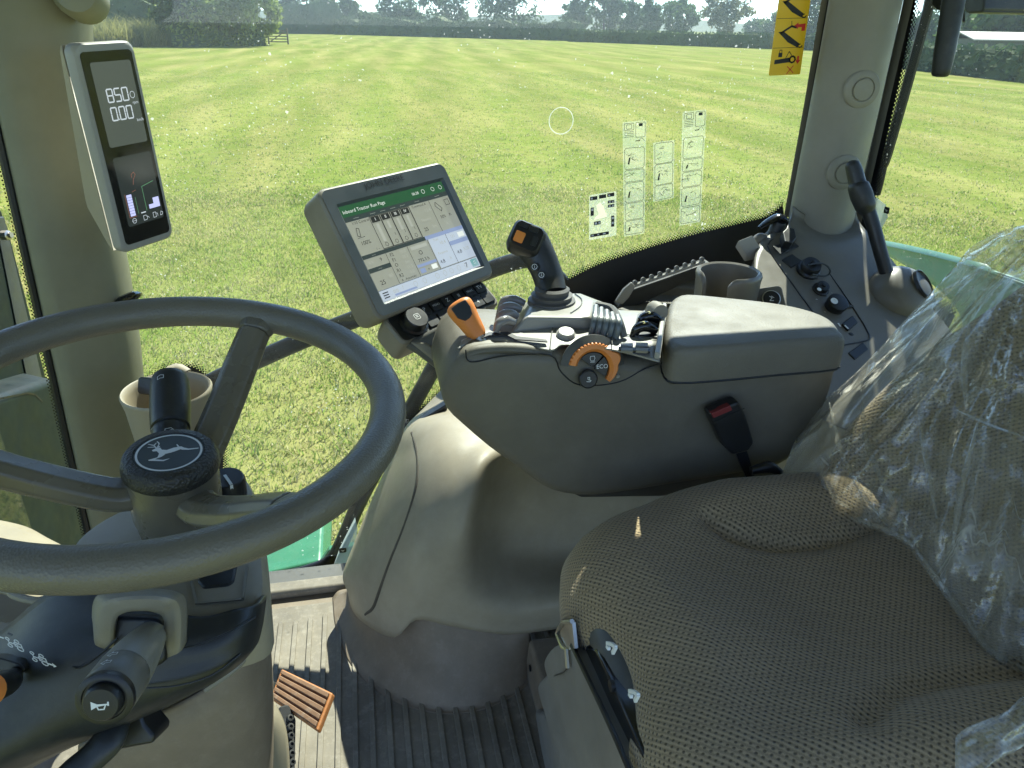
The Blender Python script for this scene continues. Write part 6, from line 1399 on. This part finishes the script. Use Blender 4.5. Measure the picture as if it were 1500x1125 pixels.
# ================================================================ CLEAR FILM over the backrest
def film_mat():
    m, nt, out = newmat('clear_plastic_film'); tc = N(nt, 'TexCoord')
    mp = N(nt, 'Mapping'); mp.inputs['Rotation'].default_value = (.5, .6, .3); mp.inputs['Scale'].default_value = (1, 1, .25); L(nt, tc.outputs['Object'], mp.inputs[0])
    n1 = N(nt, 'TexNoise', i_Scale=15.0, i_Detail=4.0, i_Roughness=.5, i_Distortion=.8); L(nt, mp.outputs[0], n1.inputs['Vector'])
    n2 = N(nt, 'TexNoise', i_Scale=9.0, i_Detail=4.0, i_Distortion=1.2); L(nt, tc.outputs['Object'], n2.inputs['Vector'])
    v = N(nt, 'TexVoronoi', i_Scale=11.0); v.feature = 'DISTANCE_TO_EDGE'; L(nt, mp.outputs[0], v.inputs['Vector'])
    vr = N(nt, 'MapRange'); vr.inputs[1].default_value = 0; vr.inputs[2].default_value = .10; vr.inputs[3].default_value = .6; vr.inputs[4].default_value = 0; L(nt, v.outputs[0], vr.inputs[0])
    h = N(nt, 'Math', operation='ADD'); L(nt, n1.outputs[0], h.inputs[0]); L(nt, n2.outputs[0], h.inputs[1]); h2 = N(nt, 'Math', operation='ADD'); L(nt, h.outputs[0], h2.inputs[0]); L(nt, vr.outputs[0], h2.inputs[1])
    bp = N(nt, 'Bump', i_Strength=.6, i_Distance=.009); L(nt, h2.outputs[0], bp.inputs['Height'])
    tr = N(nt, 'BsdfTransparent'); tr.inputs[0].default_value = (.96, .965, .95, 1)
    gl = N(nt, 'BsdfGlossy', i_Roughness=.13); gl.inputs[0].default_value = (.95, .92, .86, 1); L(nt, bp.outputs[0], gl.inputs['Normal'])
    df = N(nt, 'BsdfDiffuse'); df.inputs[0].default_value = (.84, .81, .72, 1); L(nt, bp.outputs[0], df.inputs['Normal']); tl = N(nt, 'BsdfTranslucent'); tl.inputs[0].default_value = (.85, .87, .82, 1)
    dm = N(nt, 'MixShader'); dm.inputs[0].default_value = .55; L(nt, df.outputs[0], dm.inputs[1]); L(nt, tl.outputs[0], dm.inputs[2])
    dt = N(nt, 'VectorMath', operation='DOT_PRODUCT'); ge = N(nt, 'NewGeometry'); L(nt, bp.outputs[0], dt.inputs[0]); L(nt, ge.outputs['Incoming'], dt.inputs[1])
    ab = N(nt, 'Math', operation='ABSOLUTE'); L(nt, dt.outputs['Value'], ab.inputs[0]); om = N(nt, 'Math', operation='SUBTRACT', i_0=1.0); L(nt, ab.outputs[0], om.inputs[1])
    pw = N(nt, 'Math', operation='POWER', i_1=2.2); L(nt, om.outputs[0], pw.inputs[0]); fr = N(nt, 'Math', operation='MULTIPLY_ADD', i_1=.6, i_2=.05); L(nt, pw.outputs[0], fr.inputs[0])
    s1 = N(nt, 'MixShader'); L(nt, fr.outputs[0], s1.inputs[0]); L(nt, tr.outputs[0], s1.inputs[1]); L(nt, gl.outputs[0], s1.inputs[2])
    # thin white lines painted in as highlights along the film's folds
    crs = []
    for sc_c, rot, st in ((5.0, (.5, .6, .3), (1, 1, .06)), (7.0, (1.1, .2, .9), (1, .06, 1)), (12.0, (.3, 1.2, .1), (1, 1, .08))):
        m3 = N(nt, 'Mapping'); m3.inputs['Rotation'].default_value = rot; m3.inputs['Scale'].default_value = st; L(nt, tc.outputs['Object'], m3.inputs[0])
        q1 = N(nt, 'TexNoise', i_Scale=sc_c, i_Detail=1.0, i_Distortion=.2); L(nt, m3.outputs[0], q1.inputs['Vector'])
        q2 = N(nt, 'Math', operation='SUBTRACT', i_1=.5); L(nt, q1.outputs[0], q2.inputs[0]); q3 = N(nt, 'Math', operation='ABSOLUTE'); L(nt, q2.outputs[0], q3.inputs[0])
        q4 = N(nt, 'MapRange'); q4.inputs[1].default_value = 0; q4.inputs[2].default_value = .006; q4.inputs[3].default_value = .38; q4.inputs[4].default_value = 0; L(nt, q3.outputs[0], q4.inputs[0])
        q5 = N(nt, 'MapRange'); q5.inputs[1].default_value = .52; q5.inputs[2].default_value = .62; L(nt, n2.outputs[0], q5.inputs[0]); q6 = N(nt, 'Math', operation='MULTIPLY'); L(nt, q4.outputs[0], q6.inputs[0]); L(nt, q5.outputs[0], q6.inputs[1]); crs.append(q6.outputs[0])
    mxa = N(nt, 'Math', operation='MAXIMUM'); L(nt, crs[0], mxa.inputs[0]); L(nt, crs[1], mxa.inputs[1]); mxb = N(nt, 'Math', operation='MAXIMUM'); L(nt, mxa.outputs[0], mxb.inputs[0]); L(nt, crs[2], mxb.inputs[1])
    f2 = N(nt, 'MapRange'); f2.inputs[1].default_value = .35; f2.inputs[2].default_value = .75; f2.inputs[3].default_value = .12; f2.inputs[4].default_value = .34; L(nt, n2.outputs[0], f2.inputs[0])
    f3 = N(nt, 'Math', operation='MULTIPLY_ADD', i_1=.8); L(nt, mxb.outputs[0], f3.inputs[0]); L(nt, f2.outputs[0], f3.inputs[2])
    s2 = N(nt, 'MixShader'); L(nt, f3.outputs[0], s2.inputs[0]); L(nt, s1.outputs[0], s2.inputs[1]); L(nt, dm.outputs[0], s2.inputs[2]); L(nt, s2.outputs[0], out.inputs[0])
    return m
FM = film_mat()
t = thing('plastic_film', U(1160, 690, z=.53), 'crumpled clear plastic film pulled over the seat backrest', 'plastic cover')
A_ = cr([V((a, b, 0)) for a, b in ((1146, 697), (1200, 734), (1262, 766), (1320, 790), (1350, 820), (1400, 890), (1455, 962), (1530, 1000), (1640, 1030))], 9)
B_ = cr([V((a, b, 0)) for a, b in ((1146, 692), (1172, 630), (1210, 584), (1262, 538), (1334, 460), (1392, 398), (1432, 355), (1510, 327), (1640, 315))], 9)
NT = 90; rows = []
for k in range(NT+1):
    f = k/NT; r = []
    for i, (a, b) in enumerate(zip(A_, B_)):
        s = i/(len(A_)-1); p = a.lerp(b, f); px, py = p.x, p.y
        edge = min(f, 1-f, s*1.5)
        # long pulled folds fan out from the headrest, fine crumple on top
        u1 = (px-1500)*.8+(py-330)*.25; u2 = (py-330)
        ang = math.atan2(py-300, px-1560)
        fold = abs(noise.noise(V((ang*7.5, 1.3+u2*.0035, 2))))*-1+.25
        fold2 = abs(noise.noise(V((ang*17, u2*.006, 7))))*-1+.2
        cr_ = noise.noise(V((px*.02, py*.02, 4)))
        off = .064+.050*fold+.024*fold2+.008*cr_+.03*math.sin(math.pi*min(1, s*1.25))*f**2
        off -= .03*max(0, 1-(1-f)/.12)**2 if s > .1 else 0
        if f < .2: off -= .012*(1-f/.2)
        P0 = B0+BN*off
        q = U(px, py, plane=(P0, BN)); r.append(q)
    rows.append(r)
for r in rows:          # carry the sheet on across the near half of the backrest
    e0, e1 = r[-1], r[-1]+(r[-1]-r[-2])*.5
    for k2 in range(1, 19):
        f2_ = k2/18; yy_ = e0.y+(.285-e0.y)*f2_
        fl = -.030*abs(noise.noise(V((e0.z*3, yy_*22, 2))))-.010*abs(noise.noise(V((e0.z*8, yy_*40, 6))))
        r.append(V((e0.x, yy_, e0.z))+BN*(fl+.012*min(1, f2_*4)))
MB().grid(rows).build('film_sheet', FM, t, solid=.0004, angle=180)
mb = MB(); mb.tube([rows[1][i]+BN*.004 for i in range(4, len(A_), 2)], .0055, 8, 2, flat=.7); mb.build('gathered_hem', FM, t)
for ps in (((1262, 560), (1268, 640), (1300, 720), (1345, 800)), ((1215, 590), (1232, 660), (1262, 720), (1300, 770)), ((1345, 560), (1352, 640), (1372, 760)), ((1400, 600), (1450, 622), (1500, 640)), ((1432, 620), (1408, 720), (1396, 800)), ((1420, 470), (1412, 540), (1416, 600))):
    mb = MB(); mb.tube([U(a, b, plane=(B0+BN*.078, BN)) for a, b in ps], [.001, .0035, .0035, .001], 6, 4, flat=.6); mb.build('film_crease', FM, t)
rows = []
for k in range(13):
    f = k/12; rows.append([U(1400+s*14-8*f*math.sin(s), 1150-f*70-s*8, z=.566+.012*noise.noise(V((s*.6, f*3, 8)))+.01*f) for s in range(14)])
MB().grid(rows).build('film_corner', FM, t, solid=.0004, angle=180)

# ================================================================ STICKERS ON THE SIDE WINDOW
def quad(TL, TR, BR, BL, y=GY-.0012):
    c = [U(*p, y=y) for p in (TL, TR, BR, BL)]
    return lambda u, v, h=0: (c[0].lerp(c[1], u)).lerp(c[3].lerp(c[2], u), v)+V((0, -h, 0))
SN = V((0, -1, 0)); CLR = sheer('clear_sticker', (.78, .86, .74), .15); WHT = sheer('white_sticker', (.85, .9, .8), .2); INKM = M_['ink']
def sheet(q, name, mat, par):
    o = [(u, v) for u, v in ((.03, 0), (.97, 0), (1, .01), (1, .99), (.97, 1), (.03, 1), (0, .99), (0, .01))]
    mb = MB(); mb.prism([q(u, v) for u, v in o], (0, .0006, 0)); return mb.build(name, mat, par, smooth=False)
def box_(mb, q, u0, v0, u1, v1, w=.0008, r=.08):
    du, dv = r*(u1-u0)*.9, r*(v1-v0)
    mb.line([q(u, v, .0003) for u, v in ((u0+du, v0), (u1-du, v0), (u1, v0+dv), (u1, v1-dv), (u1-du, v1), (u0+du, v1), (u0, v1-dv), (u0, v0+dv))], w, SN, True)
def ink_blob(mb, q, u, v, su, sv, seed):
    rg = random.Random(seed)
    for _ in range(rg.randint(2, 4)):
        a, b = u+rg.uniform(-su, su), v+rg.uniform(-sv, sv); mb.line([q(a, b, .0003), q(a+rg.uniform(-su, su)*.8, b+rg.uniform(-sv, sv)*.8, .0003), q(a+rg.uniform(-su, su), b+rg.uniform(-sv, sv), .0003)], .0006, SN)
def strip(label, TL, TR, BR, BL, panels, head, seed):
    q = quad(TL, TR, BR, BL); t = thing('pictogram_sticker', q(.5, 1), label, 'sticker'); sheet(q, 'clear_sheet', CLR, t)
    mb = MB()
    for i, (v0, v1) in enumerate(panels):
        box_(mb, q, .07, v0, .93, v1)
        ink_blob(mb, q, .5, (v0+v1)/2, .28, (v1-v0)*.22, seed+i); ink_blob(mb, q, .4, v0+(v1-v0)*.25, .2, (v1-v0)*.08, seed+i+40)
        if (i+seed) % 2: mb.flat([q(u, v, .0003) for u, v in ((.20, v0+(v1-v0)*.75), (.26, v0+(v1-v0)*.45), (.33, v0+(v1-v0)*.42), (.27, v0+(v1-v0)*.78))])
    if head:
        box_(mb, q, .07, .015, .47, .07); box_(mb, q, .55, .012, .95, .135)
        box_(mb, q, .16, .026, .38, .06, .0008); mb.flat([q(u, v, .0003) for u, v in ((.68, .02), (.84, .02), (.84, .045), (.68, .045))])
        for k in range(4): mb.line([q(.08, .084+k*.014, .0003), q(.46, .084+k*.014, .0003)], .0008, SN)
        mb.line([q(.55, .165, .0003), q(.72, .165, .0003)], .0016, SN); mb.line([q(.70, .16, .0003), q(.82, .142, .0003), q(.92, .168, .0003)], .0007, SN)
    mb.build('line_drawing', INKM, t, smooth=False); return t
strip('tall clear sticker with six boxed line drawings, just left of the short one', (912, 179), (947, 176), (944, 342), (914, 347), [(.22, .40), (.41, .51), (.52, .69), (.70, .85), (.86, .985)], True, 1)
strip('short clear sticker with three boxed line drawings between two tall ones', (957, 209), (988, 205), (987, 290), (957, 296), [(.02, .36), (.375, .72), (.735, .98)], False, 4)
strip('tallest clear sticker with boxed line drawings, nearest the yellow sticker', (1000, 164), (1035, 160), (1026, 325), (995, 331), [(.22, .40), (.41, .51), (.52, .65), (.66, .825), (.84, .985)], True, 8)
q = quad((863, 286), (903, 280), (903, 345), (863, 352)); t = thing('control_sticker', q(.5, 1), 'small pale sticker showing a hand on a joystick with black key legends', 'sticker'); sheet(q, 'pale_sheet', WHT, t)
mb = MB()
for u0, v0, u1, v1 in ((.03, .04, .30, .12), (.36, .03, .62, .11), (.66, .02, .92, .10), (.68, .18, .92, .245), (.68, .27, .92, .335), (.05, .28, .17, .46), (.17, .60, .42, .68), (.80, .53, .92, .78), (.04, .87, .72, .94)):
    mb.flat([q(u, v, .0003) for u, v in ((u0, v0), (u1, v0), (u1, v1), (u0, v1))])
mb.build('key_legend', INKM, t, smooth=False)
mb = MB()
for u0, v0, u1, v1 in ((.07, .06, .12, .10), (.70, .05, .76, .085), (.72, .2, .78, .23), (.84, .2, .89, .23), (.72, .29, .78, .32), (.84, .29, .89, .32), (.07, .30, .15, .35), (.2, .615, .28, .665), (.34, .615, .40, .665), (.82, .56, .90, .61), (.82, .67, .90, .72), (.08, .89, .16, .92), (.3, .89, .36, .92), (.5, .89, .6, .92)):
    mb.flat([q(u, v, .0006) for u, v in ((u0, v0), (u1, v0), (u1, v1), (u0, v1))])
mb.build('legend_mark', M_['white'], t, smooth=False)
mb = MB(); mb.flat([q(u, v, .0004) for u, v in ((.26, .24), (.40, .19), (.54, .30), (.58, .42), (.66, .46), (.64, .54), (.34, .55), (.18, .56), (.2, .51), (.34, .45), (.28, .34))]); mb.build('hand_drawing', sheer('pale_pink_print', (.95, .85, .70), .6), t, smooth=False)
# yellow safety decal
q = quad((1149, -62), (1196, -62), (1172, 109), (1126, 111)); t = thing('safety_sticker', q(.5, 1), 'yellow safety sticker with black linkage arms and red arrows', 'sticker')
sheet(q, 'yellow_sheet', M_['yellow'], t)
mb = MB()
for v in (.18, .50, .755): mb.line([q(.02, v, .0003), q(.98, v, .0003)], .0007, SN)
for k, v0 in ((0, .26), (1, .52)):
    s = .24
    P2 = lambda u, v: q(u, v0+v*s, .0003)
    mb.flat([P2(.12, .40), P2(.28, .38), P2(.86, .86), P2(.78, .98), P2(.46, .78)]); mb.line([P2(.2, .45), P2(.52, .2), P2(.66, .25)], .0035, SN); mb.line([P2(.5, .02), P2(.52, .2)], .0012, SN)
    mb.line([P2(.86+.07*math.cos(a*.8), .92+.06*math.sin(a*.8)) for a in range(7)], .002, SN)
P2 = lambda u, v: q(u, .76+v*.24, .0003)
mb.flat([P2(.12, .42), P2(.62, .34), P2(.62, .52), P2(.12, .58)]); mb.line([P2(.68+.09*math.cos(a*.8), .42+.12*math.sin(a*.8)) for a in range(9)], .003, SN, True); mb.line([P2(.45, .4), P2(.55, .12), P2(.66, .3)], .0012, SN)
mb.flat([P2(.22, .16), P2(.34, .16), P2(.34, .32), P2(.22, .32)]); mb.line([P2(.24, .16), P2(.25, .06), P2(.31, .06), P2(.32, .16)], .0012, SN)
mb.build('linkage_drawing', INKM, t, smooth=False)
for v0 in (.245, .525):
    P3 = lambda u, v: q(u, v0+v*.1, .0003)
    mb = MB(); mb.flat([P3(.58, .42), P3(.72, .12), P3(.72, .28), P3(.95, .22), P3(.95, .85), P3(.84, .87), P3(.84, .52), P3(.72, .56), P3(.72, .70)]); mb.build('red_arrow', M_['red'], t, smooth=False)
P3 = lambda u, v: q(u, .76+v*.24, .0003)
mb = MB(); mb.flat([P3(.83, .30), P3(.89, .30), P3(.89, .45), P3(.94, .45), P3(.86, .60), P3(.78, .45), P3(.83, .45)]); mb.build('red_arrow', M_['red'], t, smooth=False)
mb = MB(); mb.line([P3(.55, .68), P3(.76, .92)], .0016, SN); mb.line([P3(.74, .66), P3(.56, .95)], .0016, SN); mb.build('red_cross', M_['red'], t, smooth=False)
# ring mark and two little black emblem tags
c = U(822, 177, y=GY-.001); t = None
mb = MB(); mb.tube([c+V((.023*math.cos(a), 0, .0235*math.sin(a))) for a in [2*math.pi*i/40 for i in range(40)]], .0008, 5, closed=True); o = mb.build('suction_mark', sheer('ring_residue', (.9, .92, .88), .5)); tag(o, 'faint round suction cup mark on the side window', 'mark')
for px, py, pl, lab in ((502, 806, dict(y=GY-.002), 'tiny black emblem tag on a clear flap by the door rail'), (1299, 308, dict(x=GX-.002), 'tiny black emblem tag on a cloudy flap beside the hand lever')):
    p = U(px, py, **pl); nn = SN if 'y' in pl else V((-1, 0, 0)); xx = V((1, 0, 0)) if 'y' in pl else V((0, -1, 0))
    Mx = frame(p, xx, z=nn); t = thing('emblem_tag', p, lab, 'tag')
    mb = MB(Mx); mb.prism(rrect(.016, .013, .003, 3), (0, 0, .0006)); mb.build('black_tab', M_['ink'], t)
    mb = MB(Mx); k = .0045; mb.flat([V((x*k, y*k, .0009)) for x, y in ((-1, .2), (-.3, .3), (.1, -.1), (.9, .3), (.5, -.5), (-.6, -.5), (-.1, -.15))]); mb.build('white_mark', M_['white'], t, smooth=False)
    mb = MB(); fl = [(486, 836), (498, 802), (520, 758), (524, 775), (520, 800), (508, 840)] if 'y' in pl else [(1276, 292), (1284, 290), (1297, 300), (1300, 318), (1290, 336), (1280, 330)]
    mb.prism([U(a, b, **({'y': GY-.0015} if 'y' in pl else {'x': GX-.0015})) for a, b in fl], nn*-.0008); mb.build('cloudy_flap', sheer('cloudy_flap', (.6, .68, .68), .5), t, smooth=False)
# ================================================================ LIGHT, SKY, CAMERA
ELEV, AZ = 48.0, 26.0        # azimuth measured from +y towards +x
sd = V((math.sin(R(AZ))*math.cos(R(ELEV)), math.cos(R(AZ))*math.cos(R(ELEV)), math.sin(R(ELEV))))
sl = bpy.data.lights.new('sun', 'SUN'); sl.energy = 4.35; sl.angle = R(.5); sl.color = (1, .95, .86)
so = bpy.data.objects.new('sun', sl); COL.objects.link(so); so.rotation_euler = (-sd).to_track_quat('-Z', 'Y').to_euler(); so.location = (3, 6, 8)
w = bpy.data.worlds.new('World'); SC.world = w; w.use_nodes = True; nt = w.node_tree
bg = nt.nodes['Background']; sk = nt.nodes.new('ShaderNodeTexSky'); sk.sky_type = 'NISHITA'; sk.sun_disc = False
sk.sun_elevation = R(ELEV); sk.sun_rotation = R(AZ); sk.air_density = .55; sk.dust_density = 0; sk.ozone_density = 1.0
nt.links.new(sk.outputs[0], bg.inputs[0]); bg.inputs[1].default_value = .135
cd = bpy.data.cameras.new('camera'); cd.sensor_width = 36; cd.lens = 36*F/1500; cd.clip_start = .02; cd.clip_end = 3000
co = bpy.data.objects.new('camera', cd); COL.objects.link(co)
m = Matrix((RT, UP_, -FW)).transposed().to_4x4(); m.translation = CAM; co.matrix_world = m
SC.camera = co
vs_ = SC.view_settings; vs_.view_transform = 'Standard'; vs_.look = 'None'; vs_.gamma = 1; vs_.exposure = 1.52
cy = SC.cycles; cy.max_bounces = 10; cy.diffuse_bounces = 5; cy.glossy_bounces = 4; cy.transparent_max_bounces = 24; cy.transmission_bounces = 6
cy.caustics_reflective = False; cy.caustics_refractive = False; cy.use_denoising = True; cy.sample_clamp_indirect = 6
